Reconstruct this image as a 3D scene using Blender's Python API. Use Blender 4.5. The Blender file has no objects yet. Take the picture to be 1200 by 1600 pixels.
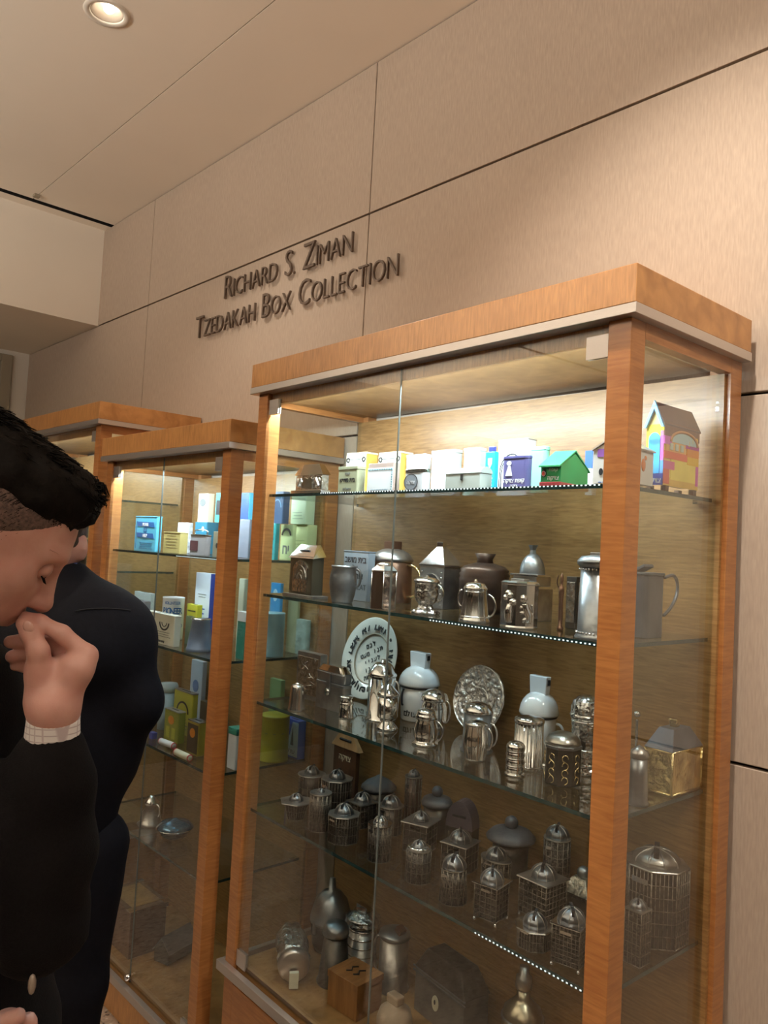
import bpy, math, random
import numpy as np
from mathutils import Vector, Matrix, noise

random.seed(7)
scene = bpy.context.scene
COL = scene.collection

# ------------------------------------------------------------------ camera
CAM_POS = np.array([0.0, 0.0, 1.614])
CAM_F = np.array([-0.73321012, 0.6781608, 0.05000855])
CAM_R = np.array([0.68000108, 0.73135367, 0.05215682])
CAM_U = np.array([0.00120322, -0.07224778, 0.99738599])
FPX, CX, CY = 1225.9, 599.5, 793.5
cam_data = bpy.data.cameras.new('camera')
cam = bpy.data.objects.new('camera', cam_data)
COL.objects.link(cam)
cam_data.sensor_fit = 'VERTICAL'
cam_data.sensor_height = 24.0
cam_data.lens = FPX / 1600.0 * 24.0
cam_data.shift_x = (600 - CX) / 1600.0
cam_data.shift_y = -(800 - CY) / 1600.0
cam_data.clip_start = 0.02
cam.matrix_world = Matrix(((CAM_R[0], CAM_U[0], -CAM_F[0], CAM_POS[0]), (CAM_R[1], CAM_U[1], -CAM_F[1], CAM_POS[1]),
                           (CAM_R[2], CAM_U[2], -CAM_F[2], CAM_POS[2]), (0, 0, 0, 1)))
scene.camera = cam

# ------------------------------------------------------------------ world, exposure
world = bpy.data.worlds.new('world')
scene.world = world
world.use_nodes = True
world.node_tree.nodes['Background'].inputs[0].default_value = (1.0, 0.78, 0.58, 1)
world.node_tree.nodes['Background'].inputs[1].default_value = 0.15
scene.view_settings.view_transform = 'Standard'
scene.view_settings.look = 'None'
scene.view_settings.gamma = 1.0
scene.view_settings.use_curve_mapping = False
scene.view_settings.exposure = 0.0
scene.cycles.max_bounces = 10
scene.cycles.transparent_max_bounces = 24
scene.cycles.transmission_bounces = 8
scene.cycles.glossy_bounces = 4
scene.cycles.diffuse_bounces = 4
scene.cycles.sample_clamp_indirect = 3.0
scene.cycles.use_denoising = True
scene.cycles.caustics_reflective = False
scene.cycles.caustics_refractive = False

WARM = (1.0, 0.885, 0.77)
COOL = (0.80, 0.93, 1.0)


def spot(name, loc, target, power, angle, blend=0.6, color=WARM, size=0.04):
    l = bpy.data.lights.new(name, 'SPOT')
    l.energy, l.color, l.spot_size, l.spot_blend, l.shadow_soft_size = power, color, math.radians(angle), blend, size
    o = bpy.data.objects.new(name, l)
    COL.objects.link(o)
    o.location = loc
    o.rotation_euler = (Vector(target) - Vector(loc)).to_track_quat('-Z', 'Y').to_euler()
    return o


def area(name, loc, target, power, sx, sy, color=WARM, spread=180):
    l = bpy.data.lights.new(name, 'AREA')
    l.shape = 'RECTANGLE'
    l.energy, l.color, l.size, l.size_y, l.spread = power, color, sx, sy, math.radians(spread)
    o = bpy.data.objects.new(name, l)
    COL.objects.link(o)
    o.location = loc
    d = (Vector(target) - Vector(loc)).normalized()
    o.rotation_euler = d.to_track_quat('-Z', 'Y').to_euler()
    return o


CASE_T, CASE_XC, CASE_YC = -0.0349, -1.342, 1.22        # the large case stands turned two degrees to the wall


def big(x, y, z):
    """a point of the large case's own frame in the room"""
    dx, dy = x - CASE_XC, y - CASE_YC
    c, s = math.cos(CASE_T), math.sin(CASE_T)
    return (CASE_XC + c * dx - s * dy, CASE_YC + s * dx + c * dy, z)


# ceiling downlights: a row along the wall, and the general light of the gallery behind
spot('downlight_lamp', (-2.395, 0.923, 3.20), (-2.395, 1.25, 0.9), 42, 110, 1.0)
spot('downlight_lamp', (-0.60, 0.78, 3.20), (-0.74, 1.42, 1.85), 125, 84, 1.0)
spot('downlight_lamp', (0.62, 0.90, 3.20), (-0.55, 1.28, 1.3), 100, 62, 1.0)
spot('downlight_lamp', (-4.6, 0.4, 2.70), (-4.9, 1.0, 0.8), 18, 120, 1.0)
for gx, gy in ((-3.6, -1.2), (-1.2, -1.2), (1.2, -1.2), (-2.4, -3.2), (0.4, -3.2)):
    spot('downlight_lamp', (gx, gy, 3.20), (gx, gy, 0), 14, 140, 1.0)
# unseen area fills added over the gallery to brighten ceiling and room
for ux in (-3.0, -0.6, 1.8):
    area('ambient_fill', (ux, -1.6, 2.45), (ux, -1.5, 3.2), 100, 2.2, 0.25, WARM)
# light strips inside the cases, fixed behind the front header, shining down and back
area('case_strip_lamp', big(-1.311, 1.266, 2.002), big(-1.311, 1.50, 1.60), 15, 1.12, 0.012, COOL)
area('case_strip_lamp', (-2.44, 1.266, 1.846), (-2.44, 1.50, 1.45), 10.5, 0.80, 0.012, COOL)
area('case_strip_lamp', (-3.55, 1.266, 2.00), (-3.55, 1.50, 1.60), 15, 1.05, 0.012, COOL)


# ------------------------------------------------------------------ placing by sight line
def ray(px, py):
    return CAM_F + (px - CX) / FPX * CAM_R - (py - CY) / FPX * CAM_U


def pt(px, py, t):
    """the room point seen at px,py at the distance t along the view axis"""
    return Vector(CAM_POS + ray(px, py) * t)


def on_z(px, py, z):
    d = ray(px, py)
    return Vector(CAM_POS + d * ((z - CAM_POS[2]) / d[2]))


def on_y(px, py, y, tilt=0.0):
    """on the vertical plane y (of the large case's frame when tilt is set)"""
    d = ray(px, py)
    if tilt:
        n = np.array([-math.sin(tilt), math.cos(tilt), 0])
        p0 = np.array([CASE_XC, CASE_YC, 0]) + n * (y - CASE_YC)
        k = ((p0 - CAM_POS) @ n) / (d @ n)
    else:
        k = y / d[1]
    return Vector(CAM_POS + d * k)


def view_depth(p):
    return float((np.array(p) - CAM_POS) @ CAM_F)


def z_at(p, py):
    """height at which the upright through p crosses the image row py"""
    q = np.array([p[0], p[1], 0.0]) - CAM_POS
    k = (CY - py) / FPX
    # (q.u + z u_z) = k (q.f + z f_z)
    return float((k * (q @ CAM_F) - q @ CAM_U) / (CAM_U[2] - k * CAM_F[2]))


# ------------------------------------------------------------------ materials
MATS = {}


def nodes_of(name):
    m = bpy.data.materials.new(name)
    m.use_nodes = True
    nt = m.node_tree
    return m, nt, nt.nodes['Principled BSDF']


def mat(name, col, rough=0.5, metal=0.0, bump=0.0, bscale=60.0, vary=0.0, vscale=8.0, coat=0.0, emit=None, estr=0.0, dist=0.002):
    if name in MATS:
        return MATS[name]
    m, nt, b = nodes_of(name)
    b.inputs['Base Color'].default_value = (*col, 1)
    b.inputs['Roughness'].default_value = rough
    b.inputs['Metallic'].default_value = metal
    b.inputs['Coat Weight'].default_value = coat
    tc = nt.nodes.new('ShaderNodeTexCoord')
    if vary:
        n = nt.nodes.new('ShaderNodeTexNoise')
        n.inputs['Scale'].default_value = vscale
        n.inputs['Detail'].default_value = 5
        nt.links.new(tc.outputs['Object'], n.inputs['Vector'])
        r = nt.nodes.new('ShaderNodeValToRGB')
        r.color_ramp.elements[0].position = 0.3
        r.color_ramp.elements[1].position = 0.7
        r.color_ramp.elements[0].color = (*[c * (1 - vary) for c in col], 1)
        r.color_ramp.elements[1].color = (*[min(1, c * (1 + vary)) for c in col], 1)
        nt.links.new(n.outputs[0], r.inputs[0])
        nt.links.new(r.outputs[0], b.inputs['Base Color'])
    if bump:
        n = nt.nodes.new('ShaderNodeTexNoise')
        n.inputs['Scale'].default_value = bscale
        n.inputs['Detail'].default_value = 4
        nt.links.new(tc.outputs['Object'], n.inputs['Vector'])
        bp = nt.nodes.new('ShaderNodeBump')
        bp.inputs['Strength'].default_value = bump
        bp.inputs['Distance'].default_value = dist
        nt.links.new(n.outputs[0], bp.inputs['Height'])
        nt.links.new(bp.outputs[0], b.inputs['Normal'])
    if emit:
        b.inputs['Emission Color'].default_value = (*emit, 1)
        b.inputs['Emission Strength'].default_value = estr
    MATS[name] = m
    return m


def wood(name, dark, light, axis='X', fine=260.0, rough=0.33, coat=0.25):
    """figured veneer: fine ripple bands across the axis plus long soft streaks"""
    if name in MATS:
        return MATS[name]
    m, nt, b = nodes_of(name)
    tc = nt.nodes.new('ShaderNodeTexCoord')
    mp = nt.nodes.new('ShaderNodeMapping')
    mp.inputs['Scale'].default_value = {'X': (1, 0.10, 0.10), 'Y': (0.10, 1, 0.10), 'Z': (0.10, 0.10, 1)}[axis]
    nt.links.new(tc.outputs['Object'], mp.inputs['Vector'])
    n1 = nt.nodes.new('ShaderNodeTexNoise')
    n1.inputs['Scale'].default_value = fine
    n1.inputs['Detail'].default_value = 3
    n1.inputs['Distortion'].default_value = 0.6
    nt.links.new(mp.outputs[0], n1.inputs['Vector'])
    n2 = nt.nodes.new('ShaderNodeTexNoise')
    n2.inputs['Scale'].default_value = 5
    n2.inputs['Detail'].default_value = 4
    nt.links.new(tc.outputs['Object'], n2.inputs['Vector'])
    mx = nt.nodes.new('ShaderNodeMath')
    mx.operation = 'MULTIPLY_ADD'
    mx.inputs[1].default_value = 0.62
    nt.links.new(n1.outputs[0], mx.inputs[0])
    m2 = nt.nodes.new('ShaderNodeMath')
    m2.operation = 'MULTIPLY'
    m2.inputs[1].default_value = 0.38
    nt.links.new(n2.outputs[0], m2.inputs[0])
    nt.links.new(m2.outputs[0], mx.inputs[2])
    r = nt.nodes.new('ShaderNodeValToRGB')
    r.color_ramp.elements[0].position = 0.36
    r.color_ramp.elements[1].position = 0.64
    r.color_ramp.elements[0].color = (*dark, 1)
    r.color_ramp.elements[1].color = (*light, 1)
    nt.links.new(mx.outputs[0], r.inputs[0])
    nt.links.new(r.outputs[0], b.inputs['Base Color'])
    b.inputs['Roughness'].default_value = rough
    b.inputs['Coat Weight'].default_value = coat
    b.inputs['Coat Roughness'].default_value = 0.2
    MATS[name] = m
    return m


def glass(name, tint=(0.97, 0.99, 0.98), ior=1.5, rough=0.0):
    """thin clear sheet: see-through with Fresnel reflection"""
    if name in MATS:
        return MATS[name]
    m, nt, b = nodes_of(name)
    nt.nodes.remove(b)
    out = nt.nodes['Material Output']
    t = nt.nodes.new('ShaderNodeBsdfTransparent')
    t.inputs[0].default_value = (*tint, 1)
    g = nt.nodes.new('ShaderNodeBsdfGlossy')
    g.inputs['Roughness'].default_value = rough
    g.inputs['Color'].default_value = (1, 1, 1, 1)
    f = nt.nodes.new('ShaderNodeFresnel')
    f.inputs[0].default_value = ior
    geo = nt.nodes.new('ShaderNodeNewGeometry')
    # back faces see the same reflectance as front faces
    mth = nt.nodes.new('ShaderNodeMath')
    mth.operation = 'MULTIPLY_ADD'
    mth.inputs[1].default_value = (1 / ior) - ior
    mth.inputs[2].default_value = ior
    nt.links.new(geo.outputs['Backfacing'], mth.inputs[0])
    inv = nt.nodes.new('ShaderNodeMath')
    inv.operation = 'MULTIPLY'
    inv.inputs[1].default_value = 1.0
    nt.links.new(mth.outputs[0], inv.inputs[0])
    f.inputs[0].default_value = ior
    # the Fresnel node inverts the index on back faces itself, so hand it the inverse there
    nt.links.new(inv.outputs[0], f.inputs[0])
    mix = nt.nodes.new('ShaderNodeMixShader')
    nt.links.new(f.outputs[0], mix.inputs[0])
    nt.links.new(t.outputs[0], mix.inputs[1])
    nt.links.new(g.outputs[0], mix.inputs[2])
    nt.links.new(mix.outputs[0], out.inputs[0])
    MATS[name] = m
    return m


def weave(name, dark, light):
    """fabric-faced wall panel: fine vertical and horizontal threads"""
    m, nt, b = nodes_of(name)
    tc = nt.nodes.new('ShaderNodeTexCoord')
    mp = nt.nodes.new('ShaderNodeMapping')
    mp.inputs['Scale'].default_value = (260, 260, 30)
    nt.links.new(tc.outputs['Object'], mp.inputs['Vector'])
    n = nt.nodes.new('ShaderNodeTexNoise')
    n.inputs['Scale'].default_value = 1.0
    n.inputs['Detail'].default_value = 3
    nt.links.new(mp.outputs[0], n.inputs['Vector'])
    n2 = nt.nodes.new('ShaderNodeTexNoise')
    n2.inputs['Scale'].default_value = 1.6
    n2.inputs['Detail'].default_value = 3
    nt.links.new(tc.outputs['Object'], n2.inputs['Vector'])
    a = nt.nodes.new('ShaderNodeMath')
    a.operation = 'MULTIPLY_ADD'
    a.inputs[1].default_value = 0.6
    a.inputs[2].default_value = 0.1
    nt.links.new(n.outputs[0], a.inputs[0])
    c = nt.nodes.new('ShaderNodeMath')
    c.operation = 'MULTIPLY_ADD'
    c.inputs[1].default_value = 0.25
    nt.links.new(n2.outputs[0], c.inputs[0])
    nt.links.new(a.outputs[0], c.inputs[2])
    r = nt.nodes.new('ShaderNodeValToRGB')
    r.color_ramp.elements[0].position = 0.3
    r.color_ramp.elements[1].position = 0.75
    r.color_ramp.elements[0].color = (*dark, 1)
    r.color_ramp.elements[1].color = (*light, 1)
    nt.links.new(c.outputs[0], r.inputs[0])
    nt.links.new(r.outputs[0], b.inputs['Base Color'])
    b.inputs['Roughness'].default_value = 0.85
    bp = nt.nodes.new('ShaderNodeBump')
    bp.inputs['Strength'].default_value = 0.15
    bp.inputs['Distance'].default_value = 0.001
    nt.links.new(n.outputs[0], bp.inputs['Height'])
    nt.links.new(bp.outputs[0], b.inputs['Normal'])
    return m


def speckle(name, base, d, l):
    """terrazzo: base with small dark and light chips"""
    m, nt, b = nodes_of(name)
    tc = nt.nodes.new('ShaderNodeTexCoord')
    v = nt.nodes.new('ShaderNodeTexVoronoi')
    v.inputs['Scale'].default_value = 110
    nt.links.new(tc.outputs['Object'], v.inputs['Vector'])
    r = nt.nodes.new('ShaderNodeValToRGB')
    r.color_ramp.interpolation = 'CONSTANT'
    e = r.color_ramp.elements
    e[0].color = (*d, 1)
    e[1].position = 0.12
    e[1].color = (*base, 1)
    x = e.new(0.62)
    x.color = (*l, 1)
    x = e.new(0.72)
    x.color = (*[c * 0.8 for c in base], 1)
    x = e.new(0.85)
    x.color = (*base, 1)
    sp = nt.nodes.new('ShaderNodeSeparateColor')
    nt.links.new(v.outputs['Color'], sp.inputs[0])
    nt.links.new(sp.outputs[0], r.inputs[0])
    nt.links.new(r.outputs[0], b.inputs['Base Color'])
    b.inputs['Roughness'].default_value = 0.3
    return m


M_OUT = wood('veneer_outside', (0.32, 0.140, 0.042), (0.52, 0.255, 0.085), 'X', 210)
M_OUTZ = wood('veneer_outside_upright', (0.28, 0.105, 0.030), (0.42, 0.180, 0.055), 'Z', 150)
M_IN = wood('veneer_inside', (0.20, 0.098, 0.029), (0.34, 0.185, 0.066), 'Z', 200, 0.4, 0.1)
M_ALU = mat('brushed_aluminium', (0.62, 0.58, 0.55), 0.38, 0.9, 0.1, 400)
M_CHROME = mat('chrome', (0.80, 0.80, 0.82), 0.12, 1.0)
M_GLASS = glass('clear_glass')
M_SHELF = glass('shelf_glass', (0.87, 0.91, 0.92), 1.5)
M_EDGE = mat('glass_edge', (0.02, 0.05, 0.05), 0.12, 0.0, coat=0.6)
M_SEAM = mat('door_edge', (0.16, 0.18, 0.17), 0.2, coat=0.5)
M_GLINT = mat('glint_glow', (0.8, 0.9, 1), 0.4, emit=(0.85, 0.95, 1.0), estr=1.2)  # glow standing in for the light strip's reflections on the shelf edges
M_STRIP = mat('led_diffuser', (0.9, 0.9, 0.9), 0.5, emit=(0.85, 0.96, 1.0), estr=12.0)
M_WALL = weave('wall_fabric', (0.36, 0.285, 0.22), (0.50, 0.405, 0.32))
M_JOINT = mat('dark_joint', (0.03, 0.02, 0.014), 0.9)  # dark backing that shows in the panel and tile joints
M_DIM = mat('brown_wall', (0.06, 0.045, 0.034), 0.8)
M_PLASTER = mat('plaster', (0.84, 0.78, 0.68), 0.9, 0, 0.05, 30, 0.02, 2)
M_WHITE = mat('white_paint', (0.70, 0.66, 0.58), 0.7)
M_TAUPE = mat('taupe_paint', (0.30, 0.26, 0.19), 0.6)
M_DARK = mat('dark_gap', (0.008, 0.007, 0.006), 0.9)
M_FLOOR = speckle('terrazzo', (0.28, 0.215, 0.165), (0.05, 0.03, 0.022), (0.42, 0.36, 0.30))


# ------------------------------------------------------------------ mesh building
class MB:
    """collects shapes, then links them as ONE mesh object"""

    def __init__(s):
        s.v, s.f, s.mi, s.sm = [], [], [], []

    def add(s, verts, faces, m=0, smooth=False):
        o = len(s.v)
        s.v += [tuple(p) for p in verts]
        s.f += [tuple(i + o for i in f) for f in faces]
        s.mi += [m] * len(faces)
        s.sm += [smooth] * len(faces)
        return s

    def box(s, c, d, m=0, rz=0.0, rot=None):
        x, y, z = d[0] / 2, d[1] / 2, d[2] / 2
        p = [Vector((a, b, e)) for e in (-z, z) for b in (-y, y) for a in (-x, x)]
        R = rot if rot is not None else Matrix.Rotation(rz, 3, 'Z')
        p = [R @ q + Vector(c) for q in p]
        return s.add(p, [(0, 2, 3, 1), (4, 5, 7, 6), (0, 1, 5, 4), (2, 6, 7, 3), (0, 4, 6, 2), (1, 3, 7, 5)], m)

    def span(s, a, b, m=0):
        return s.box([(a[i] + b[i]) / 2 for i in range(3)], [abs(b[i] - a[i]) for i in range(3)], m)

    def lathe(s, prof, n=28, c=(0, 0, 0), m=0, smooth=True, sx=1.0, sy=1.0, phase=0.0, rib=0.0, ribs=0, tilt=None, capt=True, capb=True):
        """prof: (radius, z) from the bottom up"""
        vs, fs = [], []
        k = len(prof)
        for r, z in prof:
            for i in range(n):
                a = 2 * math.pi * i / n + phase
                rr = r * (1 + rib * math.cos(ribs * a)) if rib else r
                p = Vector((rr * math.cos(a) * sx, rr * math.sin(a) * sy, z))
                if tilt is not None:
                    p = tilt @ p
                vs.append((p.x + c[0], p.y + c[1], p.z + c[2]))
        for j in range(k - 1):
            for i in range(n):
                i2 = (i + 1) % n
                fs.append((j * n + i, j * n + i2, (j + 1) * n + i2, (j + 1) * n + i))
        if capb:
            fs.append(tuple(range(n))[::-1])
        if capt:
            fs.append(tuple((k - 1) * n + i for i in range(n)))
        return s.add(vs, fs, m, smooth)

    def prism(s, poly, z0, z1, m=0, smooth=False, top=None, c=(0, 0)):
        """poly in plan; top scales the upper outline"""
        n = len(poly)
        t = top if top is not None else 1.0
        vs = [(c[0] + x, c[1] + y, z0) for x, y in poly] + [(c[0] + x * t, c[1] + y * t, z1) for x, y in poly]
        fs = [(i, (i + 1) % n, n + (i + 1) % n, n + i) for i in range(n)]
        fs += [tuple(range(n))[::-1], tuple(range(n, 2 * n))]
        return s.add(vs, fs, m, smooth)

    def plate(s, poly, y0, y1, m=0, c=(0, 0, 0)):
        """poly in x,z; thickness from y0 (front) to y1"""
        n = len(poly)
        vs = [(c[0] + x, c[1] + y0, c[2] + z) for x, z in poly] + [(c[0] + x, c[1] + y1, c[2] + z) for x, z in poly]
        fs = [(i, (i + 1) % n, n + (i + 1) % n, n + i)[::-1] for i in range(n)]
        fs += [tuple(range(n)), tuple(range(n, 2 * n))[::-1]]
        return s.add(vs, fs, m)

    def tube(s, path, r, n=8, m=0, closed=False):
        path = [Vector(p) for p in path]
        if 3 <= len(path) <= 8 and not closed and n >= 6:
            q, rr = [], []
            ra = r if isinstance(r, (list, tuple)) else [r] * len(path)
            P = [path[0]] + path + [path[-1]]
            for i in range(1, len(P) - 2):
                for j in range(4):
                    u = j / 4
                    a, b, c, d = P[i - 1], P[i], P[i + 1], P[i + 2]
                    q.append(0.5 * ((2 * b) + (c - a) * u + (2 * a - 5 * b + 4 * c - d) * u * u + (3 * b - a - 3 * c + d) * u ** 3))
                    rr.append(ra[i - 1] * (1 - u) + ra[i] * u)
            q.append(path[-1])
            rr.append(ra[-1])
            path, r = q, rr
        k = len(path)
        rs = r if isinstance(r, (list, tuple)) else [r] * k
        vs, fs = [], []
        up = None
        for j, p in enumerate(path):
            if closed:
                d = path[(j + 1) % k] - path[j - 1]
            else:
                d = path[min(j + 1, k - 1)] - path[max(j - 1, 0)]
            d = d.normalized() if d.length > 1e-9 else Vector((0, 0, 1))
            if up is None:
                up = d.orthogonal().normalized()
            else:
                up = (up - d * up.dot(d))
                up = up.normalized() if up.length > 1e-6 else d.orthogonal().normalized()
            w = d.cross(up)
            for i in range(n):
                a = 2 * math.pi * i / n
                vs.append(p + (up * math.cos(a) + w * math.sin(a)) * rs[j])
        for j in range(k if closed else k - 1):
            j2 = (j + 1) % k
            for i in range(n):
                i2 = (i + 1) % n
                fs.append((j * n + i, j * n + i2, j2 * n + i2, j2 * n + i))
        if not closed:
            fs.append(tuple(range(n))[::-1])
            fs.append(tuple((k - 1) * n + i for i in range(n)))
        return s.add(vs, fs, m, True)

    def ball(s, c, r, n=12, m=0, sc=(1, 1, 1)):
        k = max(5, n // 2)
        prof = [(max(1e-4, math.sin(math.pi * j / k)), -math.cos(math.pi * j / k)) for j in range(k + 1)]
        o = len(s.v)
        s.lathe([(a * r, b * r) for a, b in prof], n, (0, 0, 0), m)
        for i in range(o, len(s.v)):
            x, y, z = s.v[i]
            s.v[i] = (c[0] + x * sc[0], c[1] + y * sc[1], c[2] + z * sc[2])
        return s

    def emboss(s, amp, freq, seed=0.0, axis='radial', top=None):
        """hammered or chased relief pressed into the surface"""
        for i, (x, y, z) in enumerate(s.v):
            q = noise.noise(Vector((x * freq + seed, y * freq, z * freq))) + .5 * noise.noise(Vector((x * freq * 2.3, y * freq * 2.3 + seed, z * freq * 2.3)))
            if axis == 'z':
                s.v[i] = (x, y, z + q * amp)
            else:
                r = math.hypot(x, y)
                k = 1 + q * amp / max(r, 1e-3) if r > amp * 2 else 1
                s.v[i] = (x * k, y * k, z)
        return s

    def move(s, M, start=0):
        for i in range(start, len(s.v)):
            s.v[i] = tuple(M @ Vector(s.v[i]))
        return s

    def mesh(s, name, mats):
        me = bpy.data.meshes.new(name)
        me.from_pydata(s.v, [], s.f)
        for m in (mats if isinstance(mats, (list, tuple)) else [mats]):
            me.materials.append(m)
        me.polygons.foreach_set('material_index', s.mi)
        me.polygons.foreach_set('use_smooth', s.sm)
        me.update()
        return me

    def build(s, name, mats, parent=None, bevel=0.0, kind=None):
        return link(name, s.mesh(name, mats), parent, bevel, kind)


def link(name, me, parent=None, bevel=0.0, kind=None):
    o = bpy.data.objects.new(name, me)
    COL.objects.link(o)
    if parent is not None:
        o.parent = parent
    if bevel:
        b = o.modifiers.new('bevel', 'BEVEL')
        b.width, b.segments, b.limit_method, b.angle_limit = bevel, 2, 'ANGLE', math.radians(50)
    if kind:
        o['kind'] = kind
    return o


def thing(name, label, cat, loc=(0, 0, 0), rz=0.0, group=None):
    o = bpy.data.objects.new(name, None)
    COL.objects.link(o)
    o.empty_display_size = 0.05
    o.location = loc
    o.rotation_euler = (0, 0, rz)
    o['label'] = label
    o['category'] = cat
    if group:
        o['group'] = group
    return o


def copy_tree(o, parent=None):
    c = o.copy()
    COL.objects.link(c)
    c.parent = parent
    for ch in o.children:
        copy_tree(ch, c)
    return c


def struct(o, label, cat='structure'):
    o['kind'] = 'structure'
    o['label'] = label
    o['category'] = cat
    return o


TEXT_CACHE = {}


def text_mesh(txt, size, ext, mat_, squash=1.0, bold=0.0):
    """raised lettering as mesh, in the x-z plane facing -y, centred on x, baseline z=0"""
    key = (txt, round(size, 5), ext, mat_.name, squash, bold)
    if key in TEXT_CACHE:
        return TEXT_CACHE[key]
    cu = bpy.data.curves.new('lettering', 'FONT')
    cu.body = txt
    cu.size = size
    cu.extrude = ext / 2
    cu.offset = bold
    cu.align_x = 'CENTER'
    cu.resolution_u = 3
    o = bpy.data.objects.new('lettering', cu)
    COL.objects.link(o)
    dg = bpy.context.evaluated_depsgraph_get()
    me = bpy.data.meshes.new_from_object(o.evaluated_get(dg))
    bpy.data.objects.remove(o)
    me.transform(Matrix.Rotation(math.radians(90), 4, 'X') @ Matrix.Scale(squash, 4, (1, 0, 0)))
    me.materials.clear()
    me.materials.append(mat_)
    TEXT_CACHE[key] = me
    return me


def heb(s):
    return s[::-1]

# ================================================================== SETTING
WALL_Y, CEIL_Z = 1.665, 3.242
wall = struct(MB().span((-5.19, WALL_Y + 0.02, 0), (3.4, WALL_Y + 0.12, CEIL_Z)).build('wall_back', M_JOINT), 'fabric-panelled beige gallery wall behind the display cases', 'wall')
rows = [0.0, 0.462, 1.207, 1.976, 2.719, CEIL_Z]
cols = [-5.19, -3.547, -1.946, -0.345, 1.256, 2.857, 3.4]
for r_ in range(5):
    for c_ in range(6):
        x0, x1, z0, z1 = cols[c_] + 0.0025, cols[c_ + 1] - 0.0025, rows[r_] + 0.0035, rows[r_ + 1] - 0.0035
        if r_ == 4 and c_ == 0:
            x0 = -4.135
        MB().span((x0, WALL_Y, z0), (x1, WALL_Y + 0.019, z1)).build('panel', M_WALL, wall, 0.0015)

floor = struct(MB().span((-5.3, -4.2, -0.08), (3.5, 1.8, -0.012)).build('floor', M_JOINT), 'beige speckled terrazzo floor', 'floor')
tile_me = MB().box((0, 0, -0.006), (0.597, 0.597, 0.012)).mesh('tile', M_FLOOR)
for i in range(14):
    for j in range(10):
        t = link('tile', tile_me, floor)
        t.location = (-4.9 + i * 0.6, -3.9 + j * 0.6, 0)

ceil_ = struct(MB().span((-5.3, -4.2, CEIL_Z + 0.03), (3.5, 1.8, CEIL_Z + 0.10)).build('ceiling', M_DARK), 'cream plaster ceiling with a black slot and a shallow joint', 'ceiling')
DL = [(-2.395, 0.923)]


def slab_with_holes(x0, x1, y0, y1, z0, z1, holes, R):
    """ceiling board with round cut-outs for the recessed lamps"""
    mb = MB()
    xs = sorted({x0, x1} | {h[0] - R * 1.3 for h in holes} | {h[0] + R * 1.3 for h in holes})
    ys = sorted({y0, y1} | {h[1] - R * 1.3 for h in holes} | {h[1] + R * 1.3 for h in holes})
    for a, b in zip(xs, xs[1:]):
        for c, d in zip(ys, ys[1:]):
            h = [q for q in holes if a < q[0] < b and c < q[1] < d and abs((a + b) / 2 - q[0]) < 1e-6 and abs((c + d) / 2 - q[1]) < 1e-6]
            if not h:
                mb.span((a, c, z0), (b, d, z1))
                continue
            q, n = h[0], 32
            inner = [(q[0] + R * math.cos(2 * math.pi * i / n), q[1] + R * math.sin(2 * math.pi * i / n)) for i in range(n)]
            outer = []
            for i in range(n):
                ca, sa = math.cos(2 * math.pi * i / n), math.sin(2 * math.pi * i / n)
                k = R * 1.3 / max(abs(ca), abs(sa))
                outer.append((q[0] + k * ca, q[1] + k * sa))
            vs = [(*p, z0) for p in inner] + [(*p, z0) for p in outer] + [(*p, z1) for p in inner]
            fs = []
            for i in range(n):
                j = (i + 1) % n
                fs.append((i, j, n + j, n + i))
                fs.append((i, 2 * n + i, 2 * n + j, j))
            mb.add(vs, fs)
    return mb


near = DL[:1]
slab_with_holes(-4.02, 3.4, -4.1, 1.2525, CEIL_Z, CEIL_Z + 0.03, near, 0.052).build('panel', M_PLASTER, ceil_)
MB().span((-4.02, 1.2565, CEIL_Z), (3.4, WALL_Y + 0.1, CEIL_Z + 0.03)).build('panel', M_PLASTER, ceil_)
MB().span((-4.02, 1.2525, CEIL_Z + 0.004), (3.4, 1.2565, CEIL_Z + 0.03)).build('joint_strip', M_WHITE, ceil_)
MB().span((-5.3, -4.1, CEIL_Z), (-4.062, WALL_Y + 0.1, CEIL_Z + 0.03)).build('panel', M_PLASTER, ceil_)
MB().span((-4.0625, -4.1, CEIL_Z + 0.0005), (-4.0605, WALL_Y + 0.018, CEIL_Z + 0.03)).build('slot_liner', M_DARK, ceil_)
MB().span((-4.0215, -4.1, CEIL_Z + 0.0005), (-4.0195, WALL_Y + 0.018, CEIL_Z + 0.03)).build('slot_liner', M_DARK, ceil_)
MB().span((-3.975, 1.235, CEIL_Z - 0.012), (-3.945, 1.262, CEIL_Z)).build('clip', M_TAUPE, ceil_)

struct(MB().span((-5.19, -4.1, 2.719), (-4.135, WALL_Y + 0.019, CEIL_Z)).build('trim_1', M_PLASTER), 'cream dropped bulkhead at the left end of the ceiling', 'bulkhead')
wl = struct(MB().span((-5.3, 1.564, 0), (-5.19, 1.8, 2.719)).span((-5.3, 0.62, 2.689), (-5.19, 1.564, 2.719)).build('wall_left', M_WHITE), 'pale end wall beyond the cases', 'wall')
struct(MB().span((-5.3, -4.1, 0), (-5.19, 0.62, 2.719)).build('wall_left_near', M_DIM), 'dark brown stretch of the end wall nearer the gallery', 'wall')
dr = struct(MB().span((-5.27, 0.68, 0), (-5.23, 1.50, 2.64)).build('door_1', M_TAUPE), 'taupe door in the pale end wall', 'door')
MB().span((-5.25, 1.50, 0), (-5.17, 1.564, 2.689)).span((-5.25, 0.62, 0), (-5.17, 0.68, 2.689)).span((-5.25, 0.68, 2.64), (-5.17, 1.50, 2.689)).build('door_frame', M_TAUPE, dr, 0.003)
MB().span((-5.23, 0.80, 1.5), (-5.222, 1.38, 2.5)).span((-5.23, 0.80, 0.3), (-5.222, 1.38, 1.3)).build('door_panel', M_TAUPE, dr, 0.004)
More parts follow.
